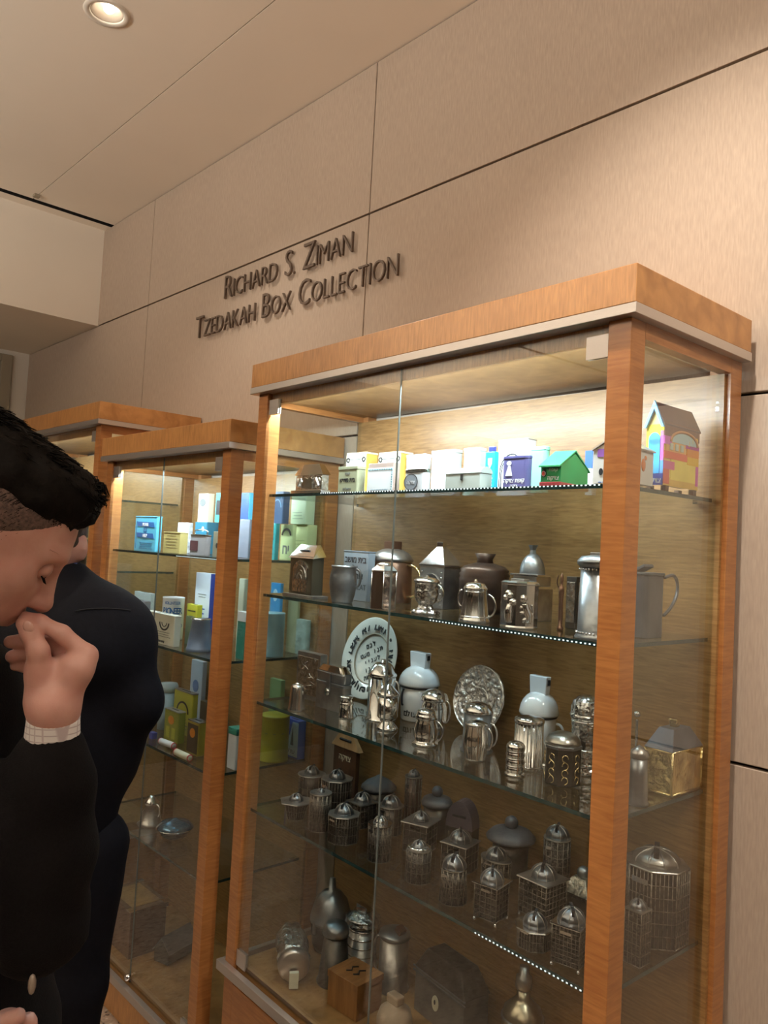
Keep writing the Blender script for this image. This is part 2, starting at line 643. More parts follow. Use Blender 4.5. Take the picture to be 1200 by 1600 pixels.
struct(MB().span((3.4, -4.1, 0), (3.5, 1.8, CEIL_Z)).build('wall_right', M_DIM), 'brown side wall of the gallery', 'wall')
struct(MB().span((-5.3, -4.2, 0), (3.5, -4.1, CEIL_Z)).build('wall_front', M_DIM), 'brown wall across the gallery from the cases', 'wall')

# recessed ceiling lamps
def downlight(x, y):
    t = thing('ceiling_light', '', 'ceiling light', (x, y, CEIL_Z))
    ring = [(0.050, 0.028), (0.050, 0.0), (0.052, -0.003), (0.068, -0.004), (0.071, 0.0), (0.072, 0.0)]
    mb = MB()
    mb.lathe(ring[:-1], 40, capt=False, capb=False)
    mb.build('trim_ring', M_WHITE, t)
    n = 32
    b = MB()
    b.lathe([(0.020, 0.028), (0.035, 0.020), (0.0475, 0.002), (0.049, 0.002), (0.036, 0.024), (0.018, 0.0295)], n, capt=False)
    b.build('reflector', mat('lamp_reflector', (0.75, 0.66, 0.55), 0.35, 0.2), t)
    MB().ball((0.006, 0.004, 0.012), 0.017, 16, sc=(1.2, 1, 0.7)).build('bulb', mat('bulb_glow', (1, 0.95, 0.85), 0.5, emit=(1.0, 0.90, 0.74), estr=12), t)
    return t


for i, (x, y) in enumerate(DL):
    t = downlight(x, y)
    t['label'] = 'round recessed downlight glowing in the cream ceiling'

# raised lettering on the wall
SIGN_M = mat('bronze_letter', (0.12, 0.085, 0.062), 0.5, 0.2)
sign = thing('wall_sign', 'two lines of raised dark bronze capital letters on the beige wall', 'sign', (-2.4, WALL_Y, 2.5))
SYC, DEPTH = WALL_Y, 0.009


def letters(line, x0, x1, z, big_h, small_h, drop=0.0):
    """line: text; capitals of words are tall, the rest small capitals"""
    specs, first = [], True
    for ch in line:
        if ch == ' ':
            specs.append((' ', small_h)); first = True; continue
        specs.append((ch.upper(), big_h if first else small_h)); first = False
    objs, x = [], 0.0
    for ch, h in specs:
        if ch == ' ':
            x += small_h * 0.55
            continue
        me = text_mesh(ch, h / 0.73, DEPTH, SIGN_M, 0.86, -0.0016)
        xs = [v.co.x for v in me.vertices]
        w = max(xs) - min(xs)
        objs.append((me, x - min(xs), ch))
        x += w + small_h * 0.13
    k = (x1 - x0) / x
    for me, ox, ch in objs:
        o = link('letter', me, sign)
        o.location = (x0 + ox * k + 2.4, -DEPTH / 2 - 0.010, z - 2.5)
        o.scale = (k, 1, 1)


letters('Richard S. Ziman', -2.815, -1.995, 2.598, 0.103, 0.078)
letters('Tzedakah Box Collection', -3.035, -1.765, 2.466, 0.103, 0.078)


# ================================================================== DISPLAY CASES
def case(name, label, tilt, x0, x1, zt, levels, deck_z, y0=1.22, base_door=True):
    """a tall glazed case: levels are the shelf heights. Frame coordinates, turned about CASE_XC when tilt"""
    root = thing(name, label, 'display case', (CASE_XC, CASE_YC, 0) if tilt else (0, 0, 0), tilt)
    ox, oy = (CASE_XC, CASE_YC) if tilt else (0.0, 0.0)
    Y1 = 1.658

    def sp(mb, a, b, m=0):
        return mb.span((a[0] - ox, a[1] - oy, a[2]), (b[0] - ox, b[1] - oy, b[2]), m)
    pin = 0.018
    px0, px1, py0 = x0 + pin, x1 - pin, y0 + pin
    P = 0.046
    zb, zc = zt - 0.087, zt - 0.068
    sp(MB(), (x0, y0, zc), (x1, Y1, zt)).build('cornice', M_OUT, root, 0.0015)
    mb = MB()
    sp(mb, (x0 - 0.002, y0 - 0.002, zb), (x1 + 0.002, Y1, zc - 0.0005))
    mb.build('metal_band', M_ALU, root, 0.001)
    mb = MB()
    sp(mb, (px0 + P, py0 + 0.016, zb - 0.032), (px1 - P, py0 + 0.026, zb))
    mb.build('header_rail', M_OUT, root)
    for xa in (px0, px1 - P + 0.022):
        mb = MB()
        sp(mb, (xa, py0 + P, zb - 0.030), (xa + 0.024, Y1 - P, zb))
        mb.build('header_rail', M_OUTZ, root)
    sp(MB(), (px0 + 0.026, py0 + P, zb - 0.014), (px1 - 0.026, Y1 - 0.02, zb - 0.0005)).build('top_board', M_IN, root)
    for xa in (px0, px1 - P):
        for ya in (py0, Y1 - P):
            sp(MB(), (xa, ya, 0.0 if base_door else 0.0), (xa + P, ya + P, zb)).build('post', M_OUTZ, root, 0.001)
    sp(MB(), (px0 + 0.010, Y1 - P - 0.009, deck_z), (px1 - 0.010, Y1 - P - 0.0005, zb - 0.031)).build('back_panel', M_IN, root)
    # deck and base
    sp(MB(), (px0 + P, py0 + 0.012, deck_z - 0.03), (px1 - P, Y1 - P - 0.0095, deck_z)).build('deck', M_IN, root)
    mb = MB()
    sp(mb, (x0, y0, deck_z - 0.040), (x1, py0 - 0.0005, deck_z - 0.014))
    sp(mb, (x1 - pin + 0.0005, py0, deck_z - 0.040), (x1, Y1, deck_z - 0.014))
    sp(mb, (x0, py0, deck_z - 0.040), (x0 + pin - 0.0005, Y1, deck_z - 0.014))
    mb.build('metal_band', M_ALU, root, 0.001)
    zz = deck_z - 0.041
    mb = MB()
    sp(mb, (px0 + P + 0.0005, py0 + 0.006, 0.0), (px1 - P - 0.0005, Y1 - 0.03, zz))
    mb.build('base_cabinet', M_OUT, root)
    if base_door:
        xm = (px0 + px1) / 2
        for a, b in ((px0 + P + 0.003, xm - 0.0015), (xm + 0.0015, px1 - P - 0.003)):
            sp(MB(), (a, py0 - 0.002, 0.03), (b, py0 + 0.0055, zz - 0.018)).build('base_door', M_OUTZ, root, 0.001)
    # glass doors
    xm = (px0 + px1) / 2
    gy = py0 + 0.008
    for k, (a, b) in enumerate(((px0 + P + 0.003, xm - 0.0006), (xm + 0.0006, px1 - P - 0.003))):
        g = sp(MB(), (a, gy, deck_z - 0.012), (b, gy + 0.004, zb - 0.006)).build('glass_door', M_GLASS, root)
        e = MB()
        xe = b if k == 0 else a
        sp(e, (xe - 0.0003, gy - 0.0002, deck_z - 0.012), (xe + 0.0003, gy + 0.0042, zb - 0.006))
        e.build('polished_edge', M_SEAM, g)
        for zz2 in (zb - 0.062, deck_z - 0.008):
            h = MB()
            xa = a if k == 0 else b - 0.046
            sp(h, (xa, gy - 0.003, zz2), (xa + 0.046, gy - 0.0003, zz2 + 0.042))
            sp(h, (xa, gy + 0.0043, zz2), (xa + 0.046, gy + 0.007, zz2 + 0.042))
            sp(h, (xa + 0.004, gy, zz2 + 0.004), (xa + 0.042, gy + 0.004, zz2 + 0.038))
            h.build('hinge_plate', M_ALU, g)
    lk = MB()
    lk.lathe([(0.0001, 0), (0.010, 0), (0.011, 0.004), (0.009, 0.014), (0.0001, 0.015)], 20, tilt=Matrix.Rotation(math.radians(90), 3, 'X'))
    lk.move(Matrix.Translation((xm - ox, gy - oy, deck_z + 0.006)))
    lk.build('lock', M_CHROME, root)
    # side panes
    for xa in (px0 + 0.020, px1 - 0.026):
        sp(MB(), (xa, py0 + P, deck_z), (xa + 0.006, Y1 - P - 0.010, zb - 0.031)).build('side_pane', M_GLASS, root)
    # shelves: each with a ground front and side edge
    for z in levels:
        s = sp(MB(), (px0 + 0.028, py0 + 0.024, z - 0.008), (px1 - 0.028, Y1 - P - 0.011, z)).build('shelf', M_SHELF, root)
        e = MB()
        sp(e, (px0 + P + 0.002, py0 + 0.0232, z - 0.0079), (px1 - P - 0.002, py0 + 0.0238, z - 0.0001))
        sp(e, (px1 - 0.0278, py0 + P + 0.002, z - 0.0079), (px1 - 0.0272, Y1 - P - 0.012, z - 0.0001))
        sp(e, (px0 + 0.0272, py0 + P + 0.002, z - 0.0079), (px0 + 0.0278, Y1 - P - 0.012, z - 0.0001))
        e.build('polished_edge', M_EDGE, s)
        for xa in (px0 + P + 0.008, px1 - P - 0.008):
            pn = MB()
            sp(pn, (xa - 0.005, Y1 - P - 0.030, z - 0.012), (xa + 0.005, Y1 - P - 0.0095, z - 0.0085))
            pn.build('shelf_pin', M_CHROME, s)
    st = MB()
    sp(st, (px0 + P + 0.03, py0 + 0.0265, zb - 0.020), (px1 - P - 0.03, py0 + 0.0335, zb - 0.0155))
    st.build('light_strip', M_STRIP, root)
    return root


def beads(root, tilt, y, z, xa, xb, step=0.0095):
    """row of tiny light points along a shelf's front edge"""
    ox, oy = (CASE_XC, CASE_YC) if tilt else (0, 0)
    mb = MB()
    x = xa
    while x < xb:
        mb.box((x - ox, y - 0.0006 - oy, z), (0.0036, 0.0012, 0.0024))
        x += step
    o = mb.build('edge_glints', M_GLINT, root)
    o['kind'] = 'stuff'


BIG_L = [1.748, 1.465, 1.162, 0.866]
big_case = case('display_case', 'large glazed maple display case full of silver boxes, nearest and rightmost of the three', CASE_T, -1.935, -0.688, 2.123, BIG_L, 0.452)
mid_case = case('display_case', 'lower narrow glazed maple case of painted tins, between the two tall cases', 0.0, -2.908, -2.000, 1.969, [1.555, 1.247, 0.915, 0.600], 0.160, base_door=False)
far_case = case('display_case', 'tall glazed maple case behind the dark-haired man, farthest of the three', 0.0, -4.19, -2.955, 2.119, BIG_L, 0.452)
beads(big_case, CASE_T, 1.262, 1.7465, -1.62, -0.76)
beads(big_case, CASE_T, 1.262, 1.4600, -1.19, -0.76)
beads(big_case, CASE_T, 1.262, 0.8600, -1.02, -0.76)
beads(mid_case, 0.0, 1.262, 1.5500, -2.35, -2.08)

# ================================================================== THINGS IN THE CASES
SIL = mat('silver', (0.80, 0.79, 0.78), 0.15, 1.0, 0.12, 35, 0.10, 12, dist=0.001)
POL = mat('polished_silver', (0.88, 0.87, 0.86), 0.06, 1.0)
CHA = mat('chased_silver', (0.74, 0.73, 0.72), 0.16, 1.0, 0.9, 130, 0.45, 90, dist=0.002)
OLD = mat('tarnished_silver', (0.42, 0.39, 0.36), 0.36, 0.95, 0.5, 70, 0.30, 25)
PEW = mat('pewter', (0.36, 0.37, 0.38), 0.36, 0.95, 0.5, 60, 0.25, 20)
DKM = mat('blackened_metal', (0.10, 0.085, 0.07), 0.42, 0.8, 0.4, 80, 0.3, 30)
DKB = mat('dark_bronze', (0.10, 0.062, 0.045), 0.38, 0.75, 0.4, 60, 0.3, 20)
COP = mat('brown_copper', (0.30, 0.17, 0.115), 0.32, 0.9, 0.3, 60, 0.3, 15)
BRS = mat('brass_sheet', (0.78, 0.58, 0.30), 0.24, 0.95, 1.0, 45, 0.40, 22, dist=0.006)
FIL = mat('filigree_wire', (0.26, 0.22, 0.175), 0.38, 0.95, 0.5, 300, .5, 150)
FILD = mat('filigree_ground', (0.10, 0.08, 0.062), 0.5, 0.8, 1.0, 330, 0.75, 260, dist=.004)
GMT = mat('grey_metal', (0.16, 0.16, 0.165), 0.48, 0.5, 0.2, 60, 0.2, 14)
SLT = mat('slate_sheet', (0.15, 0.15, 0.165), 0.5, 0.4, 0.4, 40, 0.3, 12)
ENA = mat('white_enamel', (0.80, 0.82, 0.84), 0.12, 0, 0, coat=0.8)
ENW = mat('cream_glaze', (0.76, 0.74, 0.66), 0.15, 0, 0, coat=0.8, vary=0.05, vscale=10)
BLK = mat('black_print', (0.015, 0.014, 0.016), 0.5)
INK = mat('grey_print', (0.12, 0.13, 0.13), 0.6)
BLU = mat('cobalt_print', (0.02, 0.04, 0.42), 0.35)
WOD = wood('box_wood', (0.22, 0.095, 0.03), (0.34, 0.16, 0.055), 'X', 90, 0.45, 0.1)
WOP = wood('pale_box_wood', (0.44, 0.24, 0.10), (0.60, 0.36, 0.17), 'X', 90, 0.45, 0.1)
WDK = wood('dark_box_wood', (0.055, 0.024, 0.012), (0.10, 0.045, 0.022), 'X', 90, 0.4, 0.2)
CLY = mat('clay', (0.42, 0.30, 0.20), 0.7, 0, 0.4, 40, 0.25, 12)


def paint(r, g, b, name=None, rough=0.34, wear=0.08):
    return mat(name or 'paint_%02d_%02d_%02d' % (int(r * 99), int(g * 99), int(b * 99)), (r, g, b), rough, 0.0, 0.08, 50, wear, 18, coat=0.2)


class Spec:
    pass


def frame_axes(tilt):
    return Vector((math.cos(tilt), math.sin(tilt), 0)), Vector((-math.sin(tilt), math.cos(tilt), 0))


def local_y(p, tilt):
    if not tilt:
        return p.y
    return CASE_YC - math.sin(tilt) * (p.x - CASE_XC) + math.cos(tilt) * (p.y - CASE_YC)


def dpx(p, ax):
    t = view_depth(p)
    u = FPX * float((np.array(p) - CAM_POS) @ CAM_R) / t
    a = np.array(ax)
    return FPX / t * float(a @ CAM_R) - u / t * float(a @ CAM_F)


def front_point(px, ytop, ybase, z, front, tilt):
    """base point of the nearest edge: from the sight line on the shelf, or on the given depth"""
    if front is None:
        p = on_z(px, ybase, z)
        ly = local_y(p, tilt)
        if 1.272 <= ly <= 1.575:
            return p
        front = min(max(ly, 1.285), 1.54)
    mid = (ytop + (ybase or ytop + 40)) / 2
    p = on_y(px, mid, front, tilt)
    return Vector((p.x, p.y, z))


def local_x(p, tilt):
    if not tilt:
        return p.x
    return CASE_XC + math.cos(tilt) * (p.x - CASE_XC) + math.sin(tilt) * (p.y - CASE_YC)


def keep_inside(loc, hx, hy, tilt):
    """slide a thing along its sight line until it clears the side panes; returns place and size factor"""
    lo, hi = (-1.886, -0.735) if tilt else ((-2.860, -2.048) if loc.x > -2.93 else (-4.15, -3.0))
    e = Vector((loc.x, loc.y, 0)).normalized()
    t0 = view_depth(loc)
    for _ in range(80):
        lx, ly = local_x(loc, tilt), local_y(loc, tilt)
        if lx + hx > hi and ly + hy < 1.597:
            loc = loc + e * 0.004
        elif lx - hx < lo and ly - hy > 1.272:
            loc = loc - e * 0.004
        else:
            break
    k = 1.0
    lx, ly = local_x(loc, tilt), local_y(loc, tilt)
    ax = frame_axes(tilt)[0]
    if lx + hx > hi:
        loc = loc - ax * (lx + hx - hi)
    if lx - hx < lo:
        loc = loc + ax * (lo - lx + hx)
    return loc, view_depth(loc) / t0


def sbox(x0, x1, x2, ytop, ybase, z, front=None, tilt=0.0, turn=0.0):
    """rectangular thing: front face x0..x1, right side x1..x2 in the picture"""
    c = front_point(x1, ytop, ybase, z, front, tilt)
    ax, ay = frame_axes(tilt + turn)
    s = Spec()
    s.w = max(0.01, (x1 - x0) / abs(dpx(c, ax)))
    s.d = max(0.012, (x2 - x1) / abs(dpx(c, ay)))
    s.h = z_at(c, ytop) - z
    over = local_y(c, tilt) + s.d * math.cos(turn) + s.w * max(0, math.sin(turn)) - 1.598
    if over > 0:
        s.d = max(0.02, s.d - over)
    s.loc = c - ax * s.w / 2 + ay * s.d / 2
    cs, sn = abs(math.cos(turn)), abs(math.sin(turn))
    s.loc, k = keep_inside(s.loc, (s.w * cs + s.d * sn) / 2, (s.d * cs + s.w * sn) / 2, tilt)
    if abs(k - 1) > 1e-4:
        s.w *= k
        s.d *= k
        q = s.loc + ax * s.w / 2 - ay * s.d / 2
        s.h = z_at(q, ytop) - z
    s.loc.z = z + 0.0004
    s.rz = tilt + turn
    return s


def sround(xc, wpx, ytop, ybase, z, front=None, tilt=0.0, turn=0.0):
    c = front_point(xc, ytop, ybase, z, front, tilt)
    e = Vector((c.x, c.y, 0)).normalized()
    s = Spec()
    s.r = wpx * view_depth(c) / FPX / 2
    s.loc = c + e * s.r
    # keep clear of the back panel and the doors
    ly = local_y(s.loc, tilt)
    ay = frame_axes(tilt)[1]
    if ly + s.r > 1.597:
        s.loc -= ay * (ly + s.r - 1.597)
    if ly - s.r < 1.270:
        s.loc += ay * (1.270 - ly + s.r)
    s.loc, k = keep_inside(s.loc, s.r * 1.03, s.r * 1.03, tilt)
    s.r *= k
    s.h = z_at(s.loc, ytop) - z
    s.w = s.d = 2 * s.r
    s.loc.z = z + 0.0004
    s.rz = tilt + turn
    return s


def begin(s, name, label, cat, group=None):
    return thing(name, label, cat, s.loc, s.rz, group)


def rrect(w, d, r, n=4):
    r = min(r, w / 2 - 1e-4, d / 2 - 1e-4)
    out = []
    for cx, cy, a0 in ((w / 2 - r, d / 2 - r, 0), (-w / 2 + r, d / 2 - r, 90), (-w / 2 + r, -d / 2 + r, 180), (w / 2 - r, -d / 2 + r, 270)):
        for i in range(n + 1):
            a = math.radians(a0 + 90 * i / n)
            out.append((cx + r * math.cos(a), cy + r * math.sin(a)))
    return out


def put_text(t, txt, u, v, width, y, m, ext=0.0006, hmax=None, bold=0.0, rot=0.0, face='front', x=None):
    """flat print on a front (or right-hand side) face, centred at u, baseline v"""
    me = text_mesh(txt, 0.1, 0.008, m, 1.0, bold)
    xs = [q.co.x for q in me.vertices]
    zs = [q.co.z for q in me.vertices]
    if not xs:
        return
    k = width / max(1e-6, (max(xs) - min(xs)))
    if hmax:
        k = min(k, hmax / max(1e-6, max(zs) - min(zs)))
    o = link('print', me, t)
    o.scale = (k, ext / 0.008, k)
    o.location = (u, y - ext / 2, v)
    if face == 'side':
        o.rotation_euler = (0, rot, math.radians(90))
        o.location = (x + ext / 2, y, v)
    else:
        o.rotation_euler = (0, rot, 0)
    return o


def squiggle_lines(t, u, v0, v1, width, n, y, m):
    """small print too fine to read: rows of short dashes"""
    mb = MB()
    for i in range(n):
        v = v0 + (v1 - v0) * (i + 0.5) / n
        x = u - width / 2 * random.uniform(0.7, 1)
        xe = u + width / 2 * random.uniform(0.7, 1)
        while x < xe:
            l = random.uniform(0.06, 0.16) * width
            mb.span((x, y - 0.0005, v - 0.12 * (v1 - v0) / n), (min(x + l, xe), y, v + 0.14 * (v1 - v0) / n))
            x += l + 0.03 * width
    o = mb.build('print', m, t)
    o['kind'] = 'stuff'


def panel(t, u0, u1, v0, v1, y, m, name='label_panel', th=0.0008):
    return MB().span((u0, y - th, v0), (u1, y, v1)).build(name, m, t)


def disc(t, u, v, ru, rv, y, m, name='emblem', th=0.001, n=28):
    poly = [(ru * math.cos(2 * math.pi * i / n), rv * math.sin(2 * math.pi * i / n)) for i in range(n)]
    return MB().plate(poly[::-1], y - th, y, c=(u, 0, v)).build(name, m, t)


def ring(t, u, v, ru, rv, y, m, name='border', w=0.15, th=0.001, a0=0, a1=360, n=32):
    mb = MB()
    for i in range(n):
        a, b = math.radians(a0 + (a1 - a0) * i / n), math.radians(a0 + (a1 - a0) * (i + 1) / n)
        q = [(ru * math.cos(a), rv * math.sin(a)), (ru * math.cos(b), rv * math.sin(b)),
             (ru * (1 - w) * math.cos(b), rv * (1 - w) * math.sin(b)), (ru * (1 - w) * math.cos(a), rv * (1 - w) * math.sin(a))]
        mb.plate(q[::-1], y - th, y, c=(u, 0, v))
    return mb.build(name, m, t)


def star(t, u, v, r, y, m, name='star_emblem'):
    mb = MB()
    for s_ in (0, 180):
        p = [(r * math.cos(math.radians(90 + s_ + 120 * i)), r * math.sin(math.radians(90 + s_ + 120 * i))) for i in range(3)]
        for i in range(3):
            a, b = Vector(p[i]), Vector(p[(i + 1) % 3])
            d = (b - a).normalized()
            n_ = Vector((-d.y, d.x)) * r * 0.07
            mb.plate([tuple(a - n_), tuple(b - n_), tuple(b + n_), tuple(a + n_)], y - 0.001, y, c=(u, 0, v))
    return mb.build(name, m, t)


def tin(s, name, label, m, lid=None, corner=0.004, lidh=0.008, slot=True, group=None, cat='box'):
    t = begin(s, name, label, cat, group)
    b = MB().prism(rrect(s.w, s.d, corner), 0, s.h - (lidh if lid else 0))
    b.build('body', m, t, 0.0008)
    if lid:
        MB().prism(rrect(s.w + 0.002, s.d + 0.002, corner), s.h - lidh, s.h).build('lid', lid, t, 0.0008)
    if slot:
        MB().box((0, 0, s.h + 0.0003), (s.w * 0.45, 0.004, 0.0012)).build('coin_slot', BLK, t)
    return t


def house(s, name, label, wall_m, roof_m, base_m=None, eave=1.14, roof=0.32, base=0.06, ridge='Y', cat='box', group=None):
    """little house: walls, gabled roof, plinth; ridge along depth ('Y') or width ('X')"""
    t = begin(s, name, label, cat, group)
    hb, hr = s.h * base, s.h * roof
    hw = s.h - hr
    if base_m:
        MB().span((-s.w / 2 * 1.06, -s.d / 2 * 1.06, 0), (s.w / 2 * 1.06, s.d / 2 * 1.06, hb)).build('plinth', base_m, t, 0.001)
    mb = MB()
    if ridge == 'Y':
        mb.plate([(-s.w / 2, 0), (-s.w / 2, hw), (0, s.h - 0.004), (s.w / 2, hw), (s.w / 2, 0)][::-1], -s.d / 2, s.d / 2, c=(0, 0, 0))
        mb.v = [(x, y, max(z, hb)) for x, y, z in mb.v]
    else:
        o = len(mb.v)
        mb.plate([(-s.d / 2, 0), (-s.d / 2, hw), (0, s.h - 0.004), (s.d / 2, hw), (s.d / 2, 0)][::-1], -s.w / 2, s.w / 2)
        mb.v = [(y, x, max(z, hb)) for x, y, z in mb.v]
    mb.build('walls', wall_m, t)
    rf = MB()
    th = 0.003
    W, Dp = (s.w, s.d) if ridge == 'Y' else (s.d, s.w)
    ex = W / 2 * eave
    ze = hw - (eave - 1) * hr
    for sg in (-1, 1):
        p = [(0, s.h), (sg * ex, ze), (sg * ex, ze + th), (0, s.h + th)]
        rf.plate(p if sg > 0 else p[::-1], -Dp / 2 * 1.06, Dp / 2 * 1.06)
    if ridge != 'Y':
        rf.v = [(y, x, z) for x, y, z in rf.v]
    rf.build('roof', roof_m, t)
    return t


def vessel(s, name, label, prof, m, cat='canister', n=32, group=None, rib=0, ribs=0, phase=0.0, smooth=True, part='body'):
    """turned vessel: prof in fractions (radius of r, height of h)"""
    t = begin(s, name, label, cat, group)
    turned(s, prof, m, n, rib=rib, ribs=ribs, phase=phase, smooth=smooth).build(part, m, t)
    return t


def turned(s, prof, m, n, **k):
    pr = [(max(1e-4, a * s.r), b * s.h) for a, b in prof]
    chased = m.name.startswith('chased') or m.name.startswith('foil')
    if chased:
        q = [pr[0]]
        for (a, b), (c, d) in zip(pr, pr[1:]):
            st_ = max(1, int(math.hypot(c - a, d - b) / 0.0022))
            q += [(a + (c - a) * i / st_, b + (d - b) * i / st_) for i in range(1, st_ + 1)]
        pr, n = q, 84
    mb = MB().lathe(pr, n, **k)
    if chased:
        mb.emboss(0.0022, 130, s.r * 900)
    return mb


def add_lathe(t, name, s, prof, m, n=32, **k):
    return turned(s, prof, m, n, **k).build(name, m, t)


def handle(t, s, m, z0, z1, out=0.55, r=0.07, side=1, start=0.95, ang=0.0, name='handle', scroll=False, start2=None):
    """loop handle from height z1 to z0 (fractions) on the +x side turned by ang"""
    pts = []
    R, H = s.r, s.h
    n = 12
    for i in range(n + 1):
        a = math.pi * i / n
        x = R * (start + out * math.sin(a) ** (0.7 if not scroll else 1.0))
        if start2 is not None:
            x += R * (start2 - start) * (i / n)
        z = H * (z1 + (z0 - z1) * (0.5 - 0.5 * math.cos(a)))
        pts.append((x * side, 0, z))
    if scroll:
        x, _, z = pts[-1]
        pts += [(x + side * R * 0.16, 0, z - H * 0.02), (x + side * R * 0.2, 0, z + H * 0.03), (x + side * R * 0.12, 0, z + H * 0.05)]
    M = Matrix.Rotation(ang, 4, 'Z')
    mb = MB().tube([M @ Vector(p) for p in pts], R * r, 8)
    return mb.build(name, m, t)


def bandset(t, s, zs, m, rad=1.0, th=0.02, name='raised_band', n=32):
    for z in zs:
        k = rad(z) if callable(rad) else rad
        MB().lathe([(s.r * k * 0.99, s.h * (z - th)), (s.r * (k + 0.05), s.h * (z - th * 0.4)), (s.r * (k + 0.05), s.h * (z + th * 0.4)), (s.r * k * 0.99, s.h * (z + th))], n).build(name, m, t)


# ------------------------------------------------------------------ filigree spice towers / charity boxes with ribbed domes
DOMEM = mat('dome_metal', (.24, .25, .27), .3, .95, .4, 90, .3, 60)


def tower(s, label, n=4, dome=0.36, cap=1.10, taper=1.0, ribs=3, feet=False, fin=False, ground=FILD, wire=FIL, capm=None, bands=4,
          dome_m=None, petals=False, cat='box', group='filigree boxes with slotted domes', hdome=None, lattice=False, bare=False, sy=1.0, name='filigree_box'):
    t = begin(s, name, label, cat, group)
    r = s.r
    hd = (hdome if hdome else dome) * r * 1.7
    hf = 0.007 if feet else 0.0
    hb = s.h - hd
    ph = math.pi / n if n < 12 else 0.0
    k = 1 / math.cos(math.pi / n) if n <= 8 else 1.0
    if n == 4:
        k = 1.0 / math.cos(math.pi / 4) * 0.86
    R = r * k
    vsh = 0.0
    n_ = n if n < 12 else 28
    mb = MB().lathe([(R * 0.96 / taper, hf), (R * 0.96 * taper, hb - 0.003)], n_, phase=ph, smooth=n >= 12, sy=sy)
    mb.build('body', ground, t)
    wire_r = max(0.0006, r * 0.020)
    # wire work: uprights, rails and little arches
    wr = MB()
    sides = n if n < 12 else 14
    pts_b, pts_t = [], []
    for i in range(sides):
        a = 2 * math.pi * i / sides + (ph if n < 12 else 0)
        pts_b.append(Vector((R / taper * math.cos(a), R / taper * math.sin(a) * sy, hf + wire_r * 1.6)))
        pts_t.append(Vector((R * taper * math.cos(a), R * taper * math.sin(a) * sy, hb - 0.003)))
    sub = ribs + 1 if n < 12 else 1
    for i in range(sides):
        j = (i + 1) % sides
        for q in range(sub):
            f = q / sub
            b0, t0 = pts_b[i].lerp(pts_b[j], f), pts_t[i].lerp(pts_t[j], f)
            w_ = wire_r * (1.5 if q == 0 else 0.8)
            wr.tube([b0 * 1.0, t0], w_, 4)
            if lattice:
                f2 = (q + 1) / sub
                wr.tube([b0, pts_t[i].lerp(pts_t[j], f2)], w_ * 0.8, 4)
                wr.tube([t0, pts_b[i].lerp(pts_b[j], f2)], w_ * 0.8, 4)
        for q in range(bands + 1):
            f = q / bands
            wr.tube([pts_b[i].lerp(pts_t[i], f), pts_b[j].lerp(pts_t[j], f)], wire_r * (1.3 if q in (0, bands) else 0.8), 4)
    o = wr.build('filigree', wire, t)
    o['kind'] = 'stuff'
    cm = capm or OLD
    cr = R * cap * taper
    MB().lathe([(cr, hb - 0.003), (cr * 1.02, hb - 0.0015), (cr, hb)], n_, phase=ph, smooth=False, sy=sy).build('top_plate', cm, t)
    dr = dome * r * 1.75
    if petals:
        pm = MB()
        for i in range(12):
            a = 2 * math.pi * i / 12
            pm.ball((cr * 0.62 * math.cos(a), cr * 0.62 * math.sin(a), hb + 0.002), cr * 0.42, 8, sc=(1, 1, 0.35))
        pm.build('petal_lid', POL, t)
    dm = MB()
    K = 6
    dm.lathe([(dr * math.cos(math.pi / 2 * i / K), hb + hd * math.sin(math.pi / 2 * i / K)) for i in range(K)] + [(dr * 0.05, hb + hd)], 18, rib=0.05, ribs=9)
    dm.build('dome', dome_m or DOMEM, t)
    rb = MB()
    for i in range(9):
        a = 2 * math.pi * i / 9
        rb.tube([(dr * 1.03 * math.cos(math.pi / 2 * q / 5) * math.cos(a), dr * 1.03 * math.cos(math.pi / 2 * q / 5) * math.sin(a), hb + hd * 1.02 * math.sin(math.pi / 2 * q / 5)) for q in range(6)], dr * 0.045, 4)
    o = rb.build('dome_ribs', OLD, t)
    o['kind'] = 'stuff'
    sl = MB()
    sl.box((0, 0, hb + hd * 0.80), (dr * 0.22, dr * 1.5, hd * 0.5), rz=0.5)
    sl.build('coin_slot', BLK, t)
    if fin:
        MB().lathe([(dr * .10, hb + hd), (dr * .2, hb + hd + .002), (dr * .06, hb + hd + .004), (dr * .22, hb + hd + .007), (.0002, hb + hd + .012)], 10).build('finial', SIL, t)
    if feet:
        for i in range(min(n, 4)):
            p = pts_b[i * (sides // min(n, 4))]
            MB().ball((p.x * 0.95, p.y * 0.95, hf * 0.5), hf * 0.52, 8).build('foot', SIL, t)
    if not bare:
        # small raised inscription plate under the cap
        w_ = R * 0.55
        yy = -R * (math.cos(math.pi / n) if n < 12 else 1.0) * 1.01 * sy
        MB().span((-w_ / 2, yy - 0.0012, hb * 0.80), (w_ / 2, yy + 0.0004, hb * 0.87)).build('inscription_plate', SIL, t)
    return t


BT = CASE_T
Z1, Z2, Z3, Z4, ZD = BIG_L[0], BIG_L[1], BIG_L[2], BIG_L[3], 0.452

